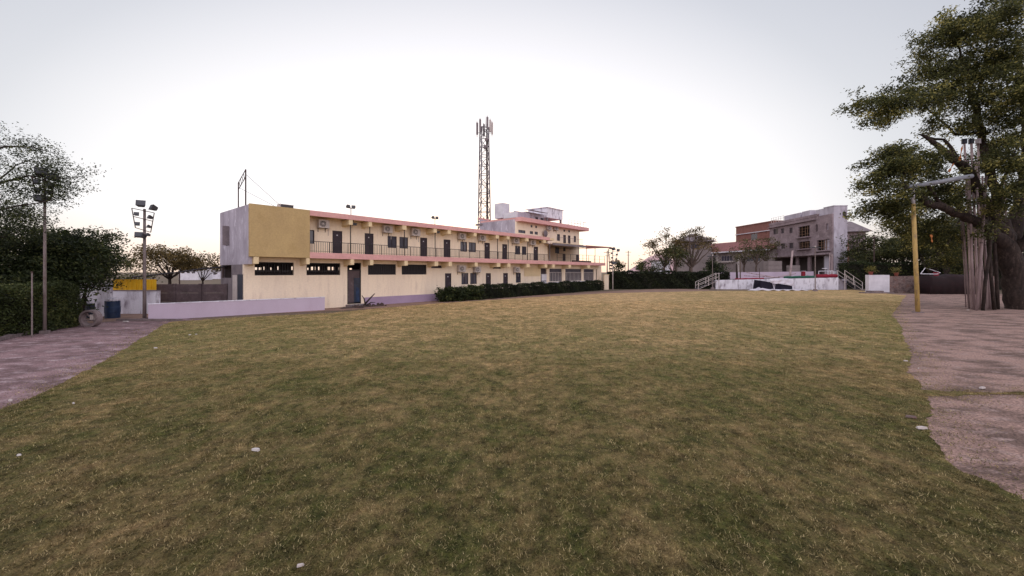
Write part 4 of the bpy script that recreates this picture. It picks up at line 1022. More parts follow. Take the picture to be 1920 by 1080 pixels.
for i, ((bx, by, tx, ty, f_), lab) in enumerate(zip(bam, labs)):
    Y0 = F*H/(by-HOR); p0 = G(bx, by); p1 = W(tx, ty, Y0+.25)
    r = thing('leaning_pole', lab, 'pole', p0, 0, grp); d_ = p1-p0
    rad = {0: .075, 'b': .085, 'k': .10, 't': .04}[f_]*(.8+.4*((i*37) % 10)/10)
    pts = [Vector((0, 0, 0)), d_*.33+Vector((random.uniform(-.06, .06), 0, 0)), d_*.66+Vector((random.uniform(-.07, .07), 0, 0)), d_]
    MB().tube(pts, [rad, rad*.95, rad*.9, rad*.8], 8).build('shaft', M['bark'] if f_ == 'k' else M[('bamboo', 'bamboo_d', 'bamboo')[i % 3]], r, True)
    if f_ == 'b': MB().tube([d_-Vector((0, 0, .28)), d_+Vector((0, 0, .05))], .15, 10).build('cap', M['bluegrey'] if i < 3 else M['cloth'], r)
    else:
        MB().tube([d_*.5-Vector((0, 0, .02)), d_*.5+Vector((0, 0, .03))], rad*1.06, 8).build('knot', M['bark'], r)
# poles right behind the fork
for i, (bx, tx, lab) in enumerate(((1888, 1885, 'thin pole seen behind the right fork of the big tree'), (1897, 1905, 'thin pole slanting right behind the big tree fork'))):
    Y0 = 31.5; p0 = Vector(((bx-960)/F*Y0, Y0, 0)); p1 = W(tx, 340, Y0); r = thing('rear_pole', lab, 'pole', p0, 0, 'thin poles behind the big tree'); MB().tube([Vector((0, 0, 0)), (p1-p0)*.5, p1-p0], [.07, .065, .055], 7).build('shaft', M['bamboo'], r); MB().tube([(p1-p0)*.5, (p1-p0)*.505], .08, 7).build('knot', M['bark'], r)

# gibbet of the yellow pole and grey beam
p0 = G(1721, 586); Yy = p0.y
r = thing('yellow_pole', 'tall yellow painted pole with white upper end carrying a grey pipe', 'pole', p0)
top = W(1711, 352, Yy)-p0; mid = top*.87
MB().tube([(0, 0, 0), mid*.5, mid], [.12, .115, .11], 12).build('shaft', M['ypole'], r, True); MB().tube([mid, top], [.10, .09], 12).build('upper_shaft', M['white_c'], r, True)
MB().tube([(0, 0, -.01), (0, 0, .05)], .3, 14).build('footing', M['cement'], r)
pa = W(1700, 351.5, Yy-.25); pb = W(1822, 330, Yy-.2)
r = thing('grey_beam', 'long grey pipe lying across from the yellow pole into the big tree', 'beam', pa); MB().tube([Vector((0, 0, 0)), pb-pa], .14, 12).build('pipe', M['beamgrey'], r, True); MB().tube([Vector((0, 0, 0)), (pb-pa)*.008], .155, 12).build('end_ring', M['rust'], r)
# orange rags
for i, (a0, b0, lab) in enumerate((((1800, 302), (1806, 272), 'orange rag hanging beside the blue-capped pole in the tree'), ((1780, 322), (1790, 305), 'orange strip of cloth hanging above the grey pipe'), ((1747, 440), (1749, 455), 'small orange rag caught low on the tree behind the yellow pole'))):
    pA = W(a0[0], a0[1], Yb-1.5); pB = W(b0[0], b0[1], Yb-1.5); o = MB(); k = .09
    for j in range(5):
        q0 = pA.lerp(pB, j/5); q1 = pA.lerp(pB, (j+1)/5); w0 = k*(1-.12*j)+.04*math.sin(j*2); w1 = k*(1-.12*(j+1))+.04*math.sin((j+1)*2)
        o.hexa([q0+Vector((-w0, 0, 0)), q0+Vector((w0, .05, 0)), q0+Vector((w0, .08, 0)), q0+Vector((-w0, .03, 0)), q1+Vector((-w1, 0, 0)), q1+Vector((w1, .05, 0)), q1+Vector((w1, .08, 0)), q1+Vector((-w1, .03, 0))])
    tag(o.build('orange_rag', M['orange']), lab, 'rag', 'orange rags in the big tree')

# --- generic trees
def gtree(name, label, x, y, h, cr, n, leaf, per, spread, lm, bm='bark', trunk=.18, clear=.35, flat=.6, lobes=6, group=None, cat='tree', droop=.1, seed=1, lean=0):
    rs = random.Random(seed); base = Vector((x, y, 0)); hc = h*clear; top = Vector((x+lean, y, hc))
    limbs = [[(x, y, -.02, trunk*1.3), (x+lean*.4, y, hc*.5, trunk), (top.x, y, hc, trunk*.85)]]; blobs_ = []
    for k in range(lobes):
        an = 2*math.pi*k/lobes+rs.uniform(-.4, .4); rad = cr*rs.uniform(.35, .72); zz = hc+(h-hc)*rs.uniform(.3, .8)*(1.15-.4*rad/cr)
        c = (top.x+math.cos(an)*rad, y+math.sin(an)*rad, zz)
        m_ = ((top.x+c[0])/2+rs.uniform(-.1, .1)*cr, (y+c[1])/2, hc+(zz-hc)*.6)
        limbs.append([(top.x, y, hc*.95, trunk*.6), (*m_, trunk*.35), (*c, trunk*.12)])
        s_ = cr*rs.uniform(.32, .5); blobs_.append((*c, s_, s_, s_*flat, int(n/lobes)))
    s_ = cr*.45; blobs_.append((top.x, y, h-s_*flat, s_, s_, s_*flat, int(n/lobes))); limbs.append([(top.x, y, hc*.95, trunk*.6), (top.x+.1*cr, y, (hc+h)/2, trunk*.35), (top.x, y, h*.9, trunk*.1)])
    return tree(name, label, base, limbs, blobs_, leaf, per, spread, lm, bm, group, twig=max(.012, trunk*.08), droop=droop, cat=cat)
def shrub(name, label, x, y, h, rx, n, leaf, per, spread, lm='leaf_dark', group=None, seed=1, ry=None, low=.12, cat='shrub', zlow=0):
    rs = random.Random(seed); ry = ry or rx; limbs = []; blobs_ = []
    for k in range(9):
        an = 2*math.pi*k/9+rs.uniform(-.3, .3); q_ = rs.uniform(.3, .68); c = (x+math.cos(an)*rx*q_, y+math.sin(an)*ry*q_, h*rs.uniform(.35, .72))
        limbs.append([(x+math.cos(an)*.15, y+math.sin(an)*.15, 0, .045), ((x+c[0])/2, (y+c[1])/2, c[2]*.6, .03), (*c, .012)])
        blobs_.append((*c, rx*.42, ry*.42, h*.28, int(n/11)))
    
    for k in range(9): an = rs.uniform(0, 6.28); blobs_.append((x+math.cos(an)*rx*.65, y+math.sin(an)*ry*.6, h*rs.uniform(.86, 1.04), .16+rx*.05, .16+rx*.05, .12+h*.04, max(2, n//60)))
    blobs_.append((x, y, h*.74, rx*.5, ry*.5, h*.24, int(n/6))); 
    if zlow: blobs_ = [(a, b, max(c_, zlow+f_), d_, e_, f_, g_) for a, b, c_, d_, e_, f_, g_ in blobs_]
    else: blobs_.append((x, y, h*.3, rx*.8, ry*.8, h*low*2, int(n/6)))
    return tree(name, label, (x, y, 0), limbs, blobs_, leaf, per, spread, lm, 'bark', group, twig=.01, cat=cat)

# left side
Yl = 17.2
limbsL = [[wpt(-190, 640, Yl, .28), wpt(-185, 520, Yl, .22), wpt(-165, 430, Yl, .2)],
 [wpt(-168, 440, Yl, .15), wpt(-90, 390, Yl, .09), wpt(-20, 350, Yl, .06), wpt(50, 330, Yl, .04), wpt(120, 335, Yl, .022), wpt(158, 330, Yl, .012)],
 [wpt(-168, 440, Yl, .15), wpt(-110, 340, Yl+.5, .1), wpt(-50, 290, Yl+.5, .06), wpt(10, 275, Yl, .035), wpt(60, 275, Yl, .02), wpt(110, 290, Yl, .01)],
 [wpt(-168, 440, Yl, .15), wpt(-130, 320, Yl, .1), wpt(-80, 230, Yl, .06), wpt(-10, 245, Yl, .03)],
 [wpt(-90, 390, Yl, .07), wpt(-30, 400, Yl-.5, .05), wpt(40, 385, Yl-.5, .03), wpt(100, 375, Yl-.5, .015)],
 [wpt(-100, 400, Yl, .08), wpt(-40, 450, Yl, .05), wpt(20, 440, Yl, .03)],
 [wpt(-20, 350, Yl, .04), wpt(30, 310, Yl+.3, .025), wpt(70, 295, Yl+.3, .015)]]
bl = [blob(118, 322, Yl, 42, 22, 36, .8), blob(135, 345, Yl, 26, 22, 26, .6), blob(70, 290, Yl, 46, 16, 30, 1), blob(90, 360, Yl, 40, 24, 34, .8), blob(30, 262, Yl, 30, 14, 18, 1), blob(50, 330, Yl, 50, 36, 40, 1),
      blob(10, 300, Yl, 36, 36, 26, 1), blob(30, 395, Yl, 50, 26, 60, 1), blob(0, 440, Yl, 60, 34, 110, 1.2), blob(-60, 350, Yl, 50, 80, 60, 1.5), blob(70, 420, Yl-.4, 30, 28, 34, .8), blob(20, 245, Yl, 20, 8, 6), blob(85, 350, Yl-.3, 26, 26, 40, .6), blob(20, 420, Yl, 50, 26, 90, 1), blob(10, 370, Yl+.3, 50, 40, 50, 1)]
tree('bare_tree', 'sparse leafless-looking tree reaching in from the left edge above the bushes', (limbsL[0][0][0], Yl, 0), limbsL, [(*b_[:6], int(b_[6]*1.7)) for b_ in bl], .085, 20, .15, 'leaf_dark', 'bark', twig=.009, droop=.1, csize=.28)

sg = 'tall dark oleander bushes behind the left hedge'
for i, (px, Y, h, rx, n, zl_, lab) in enumerate(((20, 19.3, 4.4, 1.9, 430, 0, 'tall dark bush at the left edge below the sparse tree'), (95, 20.0, 4.3, 1.7, 420, 0, 'tall dark bush directly behind the left floodlight mast'),
        (146, 21.8, 4.5, 1.75, 420, 1.75, 'rounded dark bush at the right end of the left bushes, over the white wall'), (186, 25.2, 4.6, 1.1, 190, 2.2, 'backlit bush leaning over the yellow sheeting at the end of the row'), (-60, 18.5, 4.2, 1.8, 300, 0, 'dark bush partly cut by the left edge'))):
    shrub('oleander_bush', lab, (px-960)/F*Y, Y, h, rx, n, .16, 34, .22, 'leaf_dark', sg, seed=11+i, low=.25, zlow=zl_)
A0, B0 = G(-60, 645), G(128, 614)
hedge('clipped_hedge', 'dense dark green hedge along the kerb of the left path', A0+Vector((.1, .15, 0)), B0+Vector((0, .5, 0)), 1.2, 1.95, 26000, .10, 'leaf_hedge2', .22)
gtree('backlit_tree', 'flat-topped backlit tree behind the grey panel wall', (318-960)/F*38, 38, 5.0, 4.2, 400, .20, 18, .26, 'leaf_dry', clear=.4, flat=.42, lobes=9, seed=5, trunk=.14)
gtree('backlit_tree', 'small sparse tree right of the flat-topped one near the building corner', (380-960)/F*38, 38, 4.0, 2.2, 110, .17, 14, .2, 'leaf_dry', clear=.45, flat=.4, lobes=5, seed=6, trunk=.08)
gtree('backlit_tree', 'small sparse tree between the mast and the yellow sheeting', (245-960)/F*30, 30, 3.1, 1.2, 50, .15, 12, .16, 'leaf_mid', clear=.5, flat=.5, lobes=5, seed=8, trunk=.06)

# bushes and hedge before the long building
def along(px, off): s_ = fb.s(px, -off); p = fb.world(s_, -off, 0); return p
bush_l = ['spiky low bush at the start of the planting by the lilac plinth', 'second low bush from the lilac plinth below the first ground floor door', 'taller dark low bush next to the clipped hedge start']
for i, (px, off, h, rx) in enumerate(((838, 1.5, 1.0, .9), (862, 1.6, 1.05, 1.0), (886, 1.6, 1.15, 1.0))):
    p = along(px, off); shrub('low_bush', bush_l[i], p.x, p.y, h, rx, 150, .22, 20, .16, 'leaf_dark', 'low bushes before the building', seed=31+i, low=.3)
pa = along(899, 2.2); pb = along(1131, 1.4)
hedge('building_hedge', 'long clipped dark hedge along the foot of the cream building', pa, pb, 1.0, 1.24, 26000, .15, 'leaf_hedge', .22, top_noise=.3)
# cream gate post and dark gate at its end
p = G(1137, 543.2); r = thing('gate_post', 'cream square gate post between the building hedge and the far hedge', 'gate post', p); MB().box(-.3, .35, 0, .6, 0, 2.15).build('shaft', M['cream'], r); MB().box(-.36, .41, -.06, .66, 2.15, 2.25).build('cap', M['cream2'], r)
# far hedge
hedge('far_hedge', 'tall dark clipped hedge closing the far end of the lawn', G(1144, 542.3), G(1318, 542.0)+Vector((5.2, 2.0, 0)), 1.3, 2.6, 24000, .2, 'leaf_hedge', .2)

# ------------------------------------------------------------------ far left-of-centre background
r = bpy.data.meshes.new('hill')
g = MB(); hp = [(-1, 0), (-.6, .12), (-.35, .35), (-.1, .62), (.1, .85), (.25, 1), (.5, .8), (.8, .55), (1.3, .3), (2, 0)]
Yh = 900; cx = (1218-960)/F*Yh; 
n1 = 28
def hz(i, j):
    x = -1+3*i/n1; k = 0
    for (xa, za), (xb, zb) in zip(hp[:-1], hp[1:]):
        if xa <= x <= xb: k = za+(zb-za)*(x-xa)/(xb-xa)
    f = math.sin(math.pi*j/10); return (cx+x*66, Yh+(j-5)*24, -1+(k*46+4*noise.noise(Vector((i*.5, j*.4, 0))))*f)
for i in range(n1):
    for j in range(10): g.quad(hz(i, j), hz(i+1, j), hz(i+1, j+1), hz(i, j+1))
o = g.build('hill', M['hill'], None, True); tag(o, kind='structure')

def upole(px, py0, py1, Y, lab):
    r = thing('utility_pole', lab, 'pole', ((px-960)/F*Y, Y, 0), 0, 'utility poles far behind the far hedge'); h = H+(HOR-py0)/F*Y
    MB().tube([(0, 0, 0), (0, 0, h)], [.16, .10], 8).build('shaft', M['pole'], r)
    MB().bar((-.8, 0, h-.4), (.8, 0, h-.4), .06).bar((-.5, 0, h-1.2), (.5, 0, h-1.2), .05).build('crossarm', M['pole'], r)
upole(1178, 470, 500, 110, 'tall utility pole with crossarms right of the white floodlight mast')
upole(1172, 492, 505, 150, 'smaller distant utility pole just left of the tall one')
upole(1138.5, 470, 500, 95, 'distant utility pole beside the end of the long building')
cone = [(1160, 484, 78, 1.6, 'pointed dark conical shrub behind the left part of the far hedge'), (1203, 488, 85, 1.3, 'small pointed conical shrub behind the middle of the far hedge'), (1332, 478, 74, 1.7, 'tall dark conical shrub before the red-roofed house')]
for i, (px, py, Y, rx, lab) in enumerate(cone):
    h = H+(HOR-py)/F*Y; x = (px-960)/F*Y
    tree('conical_shrub', lab, (x, Y, 0), [[(x, Y, 0, .15), (x, Y, h*.5, .1), (x, Y, h*.95, .03)]], [(x, Y, h*.2, rx, rx, h*.2, 26), (x, Y, h*.45, rx*.8, rx*.8, h*.2, 30), (x, Y, h*.72, rx*.45, rx*.45, h*.2, 20)], .34, 34, .34, 'leaf_dark', group='conical shrubs behind the far hedge', cat='shrub')
bgt = [(1220, 80, 5.4, 3.6, 60, 'leaf_mid', 'low rounded tree right of the small conical shrub, before the pink hill', .25, .6),
       (1246, 74, 10.2, 3.4, 120, 'leaf_dry', 'sunlit orange-leaved tree left of the pavilion roof', .35, .8),
       (1262, 70, 7.6, 3.0, 90, 'leaf_mid', 'dark green tree beneath the orange-leaved one', .3, .7),
       (1268, 78, 9.4, 2.4, 60, 'leaf_dry', 'thin sunlit tree between the orange-leaved one and the pavilion', .4, .7),
       (1395, 88, 10.5, 3.4, 62, 'leaf_olive', 'thin olive tree in front of the red brick house', .4, .8),
       (1418, 84, 9.4, 2.8, 46, 'leaf_olive', 'thin pale-trunked tree before the brick house, right of its neighbour', .45, .8),
       (1437, 86, 10.4, 3.4, 74, 'leaf_olive', 'olive tree overlapping the left end of the grey unfinished building', .45, .7),
       (1345, 80, 4.6, 2.6, 60, 'leaf_dark', 'small dark round tree below the red roof eave', .25, .6)]
for i, (px, Y, h, cr, n, lm, lab, cl, fl) in enumerate(bgt):
    gtree('background_tree', lab, (px-960)/F*Y, Y, h, cr, n, .34, 16, .42, lm, 'barkl', trunk=.2, clear=cl, flat=fl, lobes=6, seed=50+i, group='trees beyond the far hedge')
# bare vase-shaped tree before the pavilion
Y = 72; x = (1296-960)/F*Y
lim = [[wpt(1294, 535, Y, .35), wpt(1295, 512, Y, .3), wpt(1296, 500, Y, .28)]]
ends = [(1268, 450), (1280, 440), (1292, 434), (1305, 430), (1318, 440), (1328, 452), (1335, 465), (1262, 470), (1300, 445), (1285, 455), (1315, 460)]
bls = []
for k, (a_, b_) in enumerate(ends):
    Yk = Y+math.sin(k*2.4)*2; lim.append([wpt(1296, 502, Y, .2), wpt(1296+(a_-1296)*.45, 500+(b_-500)*.4, (Y+Yk)/2, .12), wpt(a_, b_, Yk, .04)]); bls.append(blob(a_, b_+4, Yk, 11, 9, 16, 1.2))
tree('vase_tree', 'vase-shaped tree with many bare upward limbs before the pavilion roof', (x, Y, 0), lim, bls, .30, 14, .35, 'leaf_dry', 'barkl', twig=.03)

for i, (x0, x1, py, Y, lab) in enumerate(((335, 372, 503, 130, 'pale low distant building behind the backlit tree'), (378, 412, 507, 150, 'small pale distant shed near the corner of the long building'))):
    a_, b_ = (x0-960)/F*Y, (x1-960)/F*Y; h_ = H+(HOR-py)/F*Y
    r = thing('distant_building', lab, 'building', (a_, Y, 0)); MB().box(0, b_-a_, 0, 6, 0, h_).build('wall', M['white_c'], r); MB().box(-.3, b_-a_+.3, -.4, 6.3, h_, h_+.3).build('roof', M['slabgrey'], r)
    for k in range(3): MB().box(1+k*1.7, 1.9+k*1.7, -.04, -.003, h_-1.6, h_-.6).build('window', M['glass'], r)
# small white house, low red-roofed long house, pavilion, brick house
def hip(mb, x0, x1, y0, y1, z0, z1, ov=.6, ridge=.3):
    a = [(x0-ov, y0-ov, z0), (x1+ov, y0-ov, z0), (x1+ov, y1+ov, z0), (x0-ov, y1+ov, z0)]; ym = (y0+y1)/2; L = (x1-x0)*ridge/2; xm = (x0+x1)/2
    b = [(xm-L, ym, z1), (xm+L, ym, z1)]
    mb.quad(a[0], a[1], b[1], b[0]); mb.quad(a[2], a[3], b[0], b[1]); mb.tri(a[1], a[2], b[1]); mb.tri(a[3], a[0], b[0]); mb.quad(a[3], a[2], a[1], a[0])
    return mb
Y = 92
r = thing('small_white_house', 'small white walled house seen between trees beyond the far hedge', 'house', ((1232-960)/F*Y, Y, 0)); 
MB().box(0, 3.0, 0, 4, 0, H+(HOR-489)/F*Y).build('wall', M['white_c'], r); MB().box(-.2, 3.2, -.2, 4.2, H+(HOR-489)/F*Y, H+(HOR-489)/F*Y+.2).build('roof', M['slabgrey'], r); MB().box(1, 1.8, -.03, -.003, 2.4, 3.6).build('window', M['glass'], r)
# long house: Y recedes to the left like the concrete building
Yr, Yl_ = 92, 118
pr = Vector(((1452-960)/F*Yr, Yr)); pl = Vector(((1290-960)/F*Yl_, Yl_))
fh = Frame(pl, pr-pl); Lh = (pr-pl).length
r = thing('long_house', 'long grey house with a red sloping roof and white eave line behind the stage', 'house', fh.loc, fh.rz)
def hz_(px, py): return fh.z(px, py, 0)
ze = hz_(1400, 471); hole = [(fh.s(1352), fh.s(1373), hz_(1362, 489.5), hz_(1362, 479.5)), (fh.s(1400), fh.s(1425), hz_(1412, 490), hz_(1412, 480)), (fh.s(1312), fh.s(1322), hz_(1317, 493), hz_(1317, 485))]
holed(MB(), 0, Lh, 0, ze, 0, .3, hole).build('wall', M['greyhouse'], r); MB().box(0, Lh, 7.7, 8, 0, ze).box(0, .3, .3, 7.7, 0, ze).box(Lh-.3, Lh, .3, 7.7, 0, ze).build('back_wall', M['greyhouse'], r)
for h_ in hole: window(r, h_, .1, split=4, fm='acwhite')
MB().box(fh.s(1347), fh.s(1378), -.7, -.003, hz_(1362, 492), hz_(1362, 490.5)).build('sill', M['acwhite'], r)
for px in (1346, 1386): x_ = fh.s(px); MB().box(x_-.2, x_+.2, -.3, -.003, 0, ze).build('pilaster', M['acwhite'], r)
zt_ = ze+2.7
mb = MB(); mb.hexa([(-1, -1.2, ze-.05), (Lh, -1.2, ze-.05), (Lh, 4.2, zt_), (-1, 4.2, zt_), (-1, -1.2, ze+.2), (Lh, -1.2, ze+.2), (Lh, 4.2, zt_+.2), (-1, 4.2, zt_+.2)]); mb.hexa([(-1, 4.2, zt_), (Lh, 4.2, zt_), (Lh, 9, ze), (-1, 9, ze), (-1, 4.2, zt_+.2), (Lh, 4.2, zt_+.2), (Lh, 9, ze+.2), (-1, 9, ze+.2)])
mb.build('roof', M['redroof'], r); MB().box(-1, Lh, -1.32, -1.21, ze-.12, ze+.18).build('eave_board', M['white_c'], r)
Y = 108; x0, x1 = (1282-960)/F*Y, (1334-960)/F*Y
r = thing('pavilion', 'square pavilion room with a low hipped roof rising behind the vase-shaped tree', 'building', (x0, Y, 0)); zz = H+(HOR-453)/F*Y
MB().box(0, x1-x0, 0, 6, 0, zz).build('wall', M['greyhouse'], r); hip(MB(), 0, x1-x0, 0, 6, zz, H+(HOR-438.5)/F*(Y+3), 1.1, .15).build('roof', M['slabgrey'], r); MB().box(2, 4, -.05, -.003, zz-2, zz-.7).build('window', M['glass'], r)
Yr, Yl_ = 98, 112; pr = Vector(((1452-960)/F*Yr, Yr)); pl = Vector(((1380-960)/F*Yl_, Yl_)); fk = Frame(pl, pr-pl); Lk = (pr-pl).length
r = thing('brick_house', 'red brick upper storey beside the grey unfinished building', 'house', fk.loc, fk.rz)
zk = fk.z(1385, 426); hk = [(fk.s(1408), fk.s(1420), fk.z(1414, 450), fk.z(1414, 438))]
holed(MB(), 0, Lk, 0, zk, 0, .3, hk).build('wall', M['brick'], r); MB().box(0, Lk, 5, 5.3, 0, zk).box(0, .3, .3, 5, 0, zk).build('back_wall', M['brick'], r); window(r, hk[0], .1, fm='acwhite')
MB().box(0.0, Lk, -.35, -.003, fk.z(1385, 440.5), fk.z(1385, 439.3)).build('ledge', M['white_c'], r); MB().box(-.1, Lk, -.15, 5.4, zk, zk+.25).build('coping', M['brick'], r)

# ------------------------------------------------------------------ grey unfinished building
pf = Vector(((1443-960)/F*95, 95)); pn = Vector(((1560-960)/F*75.2, 75.2)); fc = Frame(pf, pn-pf); Lc = (pn-pf).length
Cb = thing('unfinished_building', 'grey unfinished concrete building with empty openings and a white corner tower', 'building', fc.loc, fc.rz)
def cr_(x0, x1, y0, y1): xm = (x0+x1)/2; return (fc.s(x0), fc.s(x1), fc.z(xm, y1), fc.z(xm, y0))
op = [cr_(1449.5, 1459, 429, 439), cr_(1464, 1470, 428.5, 437.5), cr_(1480, 1486, 427, 437), cr_(1497, 1518, 424, 444), cr_(1529, 1533, 421, 434), cr_(1548.5, 1553, 419, 431),
      cr_(1464, 1472, 456.5, 466), cr_(1479.5, 1487.5, 455.5, 465.5), cr_(1497.5, 1518.5, 452.5, 466), cr_(1532, 1555, 449.5, 469)]
zg = fc.z(1500, 480); zp = fc.z(1500, 412)
gh = [(fc.s(1449), fc.s(1492), .3, zg-.2), (fc.s(1496), fc.s(1516)-.3, .3, zg-.2), (fc.s(1519), fc.s(1558)-.2, .3, zg-.2)]
holed(MB(), 0, Lc, 0, zp, 0, .3, op+gh).build('wall', M['cgrey'], Cb)
Dk = 4.4
MB().box(0, Lc-2.4, Dk-.3, Dk, 0, zp).box(0, .3, .3, Dk-.3, 0, zp).box(Lc-2.7, Lc-2.4, .3, Dk-.3, 0, zp).build('back_wall', M['inner'], Cb)
MB().box(.3, Lc-2.7, .3, Dk-.3, zg-.2, zg+.1).box(.3, Lc-2.7, .3, Dk-.3, fc.z(1500, 447), fc.z(1500, 447)+.2).box(.3, Lc-2.4, .3, Dk, zp-.2, zp).build('floor_slab', M['cgrey'], Cb)
MB().box(-.2, Lc, -.9, -.003, zg-.05, zg+.3).build('ledge', M['cgrey'], Cb)
MB().box(-.1, fc.s(1530), -.5, -.003, fc.z(1500, 418)+.0, fc.z(1500, 418)+.2).build('ledge', M['cgrey'], Cb)
MB().box(-.2, Lc-4, -.08, 1.0, zp, zp+.5).build('parapet', M['cgrey'], Cb)
MB().box(fc.s(1466), fc.s(1496), .5, 3.5, zp+.5, fc.z(1480, 402)).build('roof_parapet', M['cwhite'], Cb)
MB().box(fc.s(1500), fc.s(1515), .4, 3.4, zp, fc.z(1508, 395.5)).build('stair_head', M['cwhite'], Cb)
MB().box(fc.s(1526), Lc-2.4, .4, 3.6, zp, fc.z(1540, 391)).build('roof_parapet', M['cwhite'], Cb)
MB().box(Lc-2.4, Lc, .301, 2.75, 0, fc.z(1560, 386.5)).box(Lc-2.6, Lc+.05, .25, 2.8, fc.z(1560, 386.5), fc.z(1560, 386.5)+.15).build('tower', M['cwhite'], Cb)
MB().box(Lc-.005, Lc+.03, 1.9, 2.5, fc.z(1560, 408), fc.z(1560, 398)).build('window', M['door'], Cb)
for o_ in op[3:4]+op[8:]:
    g = MB(); n = 4
    for k in range(1, n): x = o_[0]+(o_[1]-o_[0])*(k+.3*math.sin(k*5+o_[0]))/n; g.box(x-.035, x+.035, .1, .2, o_[2], o_[3])
    for k in range(1, 4): zz = o_[2]+(o_[3]-o_[2])*k/4; g.box(o_[0], o_[0]+(o_[1]-o_[0])*(1 if k % 2 else .6), .05, .1, zz-.035, zz+.035)
    g.build('timber_frame', M['timber'], Cb)
for o_ in (op[0], op[1], op[2], op[6], op[7]): MB().box(o_[0]+.1, o_[1]-.1, .15, .2, o_[2], o_[3]).build('window', M['door'], Cb)
for o_ in (op[3], op[8], op[9]): MB().box(o_[0]-.4, o_[1]+.4, -.6, -.003, o_[2]-.25, o_[2]-.03).build('sill', M['cgrey'], Cb)
g = MB()
for k in range(6): x = .2+k*.9; g.bar((x, .3, zp+.5), (x, .3, zp+1.7), .04)
g.bar((0, .3, zp+1.7), (5, .3, zp+1.7), .03).bar((0, .3, zp+1.2), (5, .3, zp+1.2), .03); g.build('roof_railing', M['acwhite'], Cb)
# material stacks at its foot
for i, (px0, px1, py0, py1, lab) in enumerate(((1441, 1467, 489, 505, 'pale stacked blocks at the left foot of the grey unfinished building'), (1485, 1501, 497, 507, 'smaller pale block stack at the middle foot of the grey unfinished building'))):
    Y = 72; x0, x1 = (px0-960)/F*Y, (px1-960)/F*Y; z1_ = H+(HOR-py0)/F*Y; r = thing('block_stack', lab, 'stack', (x0, Y, 0), 0, 'block stacks by the unfinished building'); g = MB(); n = 6
    for k in range(n): g.box(.05*random.random(), x1-x0-.06*random.random(), .05*random.random(), 1.5, z1_*k/n, z1_*(k+1)/n-.04)
    g.build('blocks', M['stone'] if 0 else M['greyhouse'], r)

# second far building at right (balconies)
Y = 105; x0, x1 = (1589-960)/F*Y, (1601-960)/F*Y
r = thing('balcony_house', 'distant grey house with open balconies right of the white tower', 'house', (x0, Y, 0), -.25)
zt_ = H+(HOR-427)/F*Y
MB().box(0, x1-x0+3, 1.2, 8, 0, zt_-1).build('wall', M['cgrey'], r)
for zz in (3.6, 7.0, 10.4): MB().box(-1.0, x1-x0+3.5, 0, 1.2-.002, zz, zz+.3).build('balcony', M['cgrey'], r)
for x in (.2, 2.5, 4.6): MB().box(x-.15, x+.15, .1, .4, 0, 10.4).build('column', M['brick' if x < 1 else 'cgrey'], r)
for x in (1.2, 3.4):
    for zz in (4.2, 7.6): MB().box(x, x+1, 1.15, 1.19, zz, zz+1.9).build('window', M['door'], r)
hip(MB(), 0, x1-x0+3, .5, 8, zt_-1, H+(HOR-412)/F*Y, .8, .2).build('roof', M['slabgrey'], r)

# ------------------------------------------------------------------ stage
pS0 = Vector(((1342-960)/F*61.8, 61.8)); pS1 = Vector(((1572-960)/F*59.6, 59.6)); fs = Frame(pS0, pS1-pS0); Ls = (pS1-pS0).length
r = thing('stage', 'long whitewashed raised stage platform with stained front wall', 'stage', fs.loc, fs.rz)
hL, hR = 1.36, 1.78
MB().hexa([(0, 0, -.02), (Ls, 0, -.02), (Ls, .3, -.02), (0, .3, -.02), (0, 0, hL), (Ls, 0, hR), (Ls, .3, hR), (0, .3, hL)]).build('front_wall', M['white'], r)
MB().hexa([(0, .301, -.02), (Ls, .301, -.02), (Ls, 6, -.02), (0, 6, -.02), (0, .301, hL-.03), (Ls, .301, hR-.03), (Ls, 6, hR-.03), (0, 6, hL-.03)]).build('platform', M['slabgrey'], r)
MB().hexa([(1.5, 6.0, 0), (Ls, 6.0, 0), (Ls, 6.25, 0), (1.5, 6.25, 0), (1.5, 6, hL+1.15), (Ls, 6, hR+.9), (Ls, 6.25, hR+.9), (1.5, 6.25, hL+1.15)]).build('back_wall', M['lilac_l'], r)
MB().box(Ls+.001, Ls+1.6, .8, 4, -.02, hR-.25).build('side_block', M['lilacwash'], r)
# roll of cloth etc on the stage
def S(px, t, up): s_ = fs.s(px, t); p = fs.world(s_, t, hL+(hR-hL)*s_/Ls-.03+up); return p
def roll(name, px0, px1, t, rad, m, lab, cat='cloth'):
    a_, b_ = S(px0, t, rad*.9), S(px1, t, rad*.9); pts = [a_.lerp(b_, k/8)-a_ for k in range(9)]; rd = [rad*(.75+.35*math.sin(k*1.9+px0)**2) for k in range(9)]
    o = MB().tube(pts, rd, 10).build(name, M[m], None, True); o.location = a_; tag(o, lab, cat)
roll('green_carpet_roll', 1470, 1529, .9, .21, 'greencloth', 'long dark green rolled carpet lying on the stage edge')
roll('red_carpet_roll', 1530, 1569, .9, .30, 'redcloth', 'thick red rolled carpet at the right end of the stage')
roll('red_cloth_strip', 1378, 1432, .8, .12, 'redcloth', 'thin red cloth strip along the left end of the stage')
p = S(1505.5, 2, 0); r = thing('red_chest', 'narrow upright red box on the stage behind the green carpet', 'box', p); MB().box(0, .38, 0, .4, 0, 1.05).build('body', M['redcloth'], r); MB().box(.42, .48, 0, .4, 0, 1.0).box(-.02, .5, 0, .42, 1.051, 1.1).build('trim', M['white_c'], r)
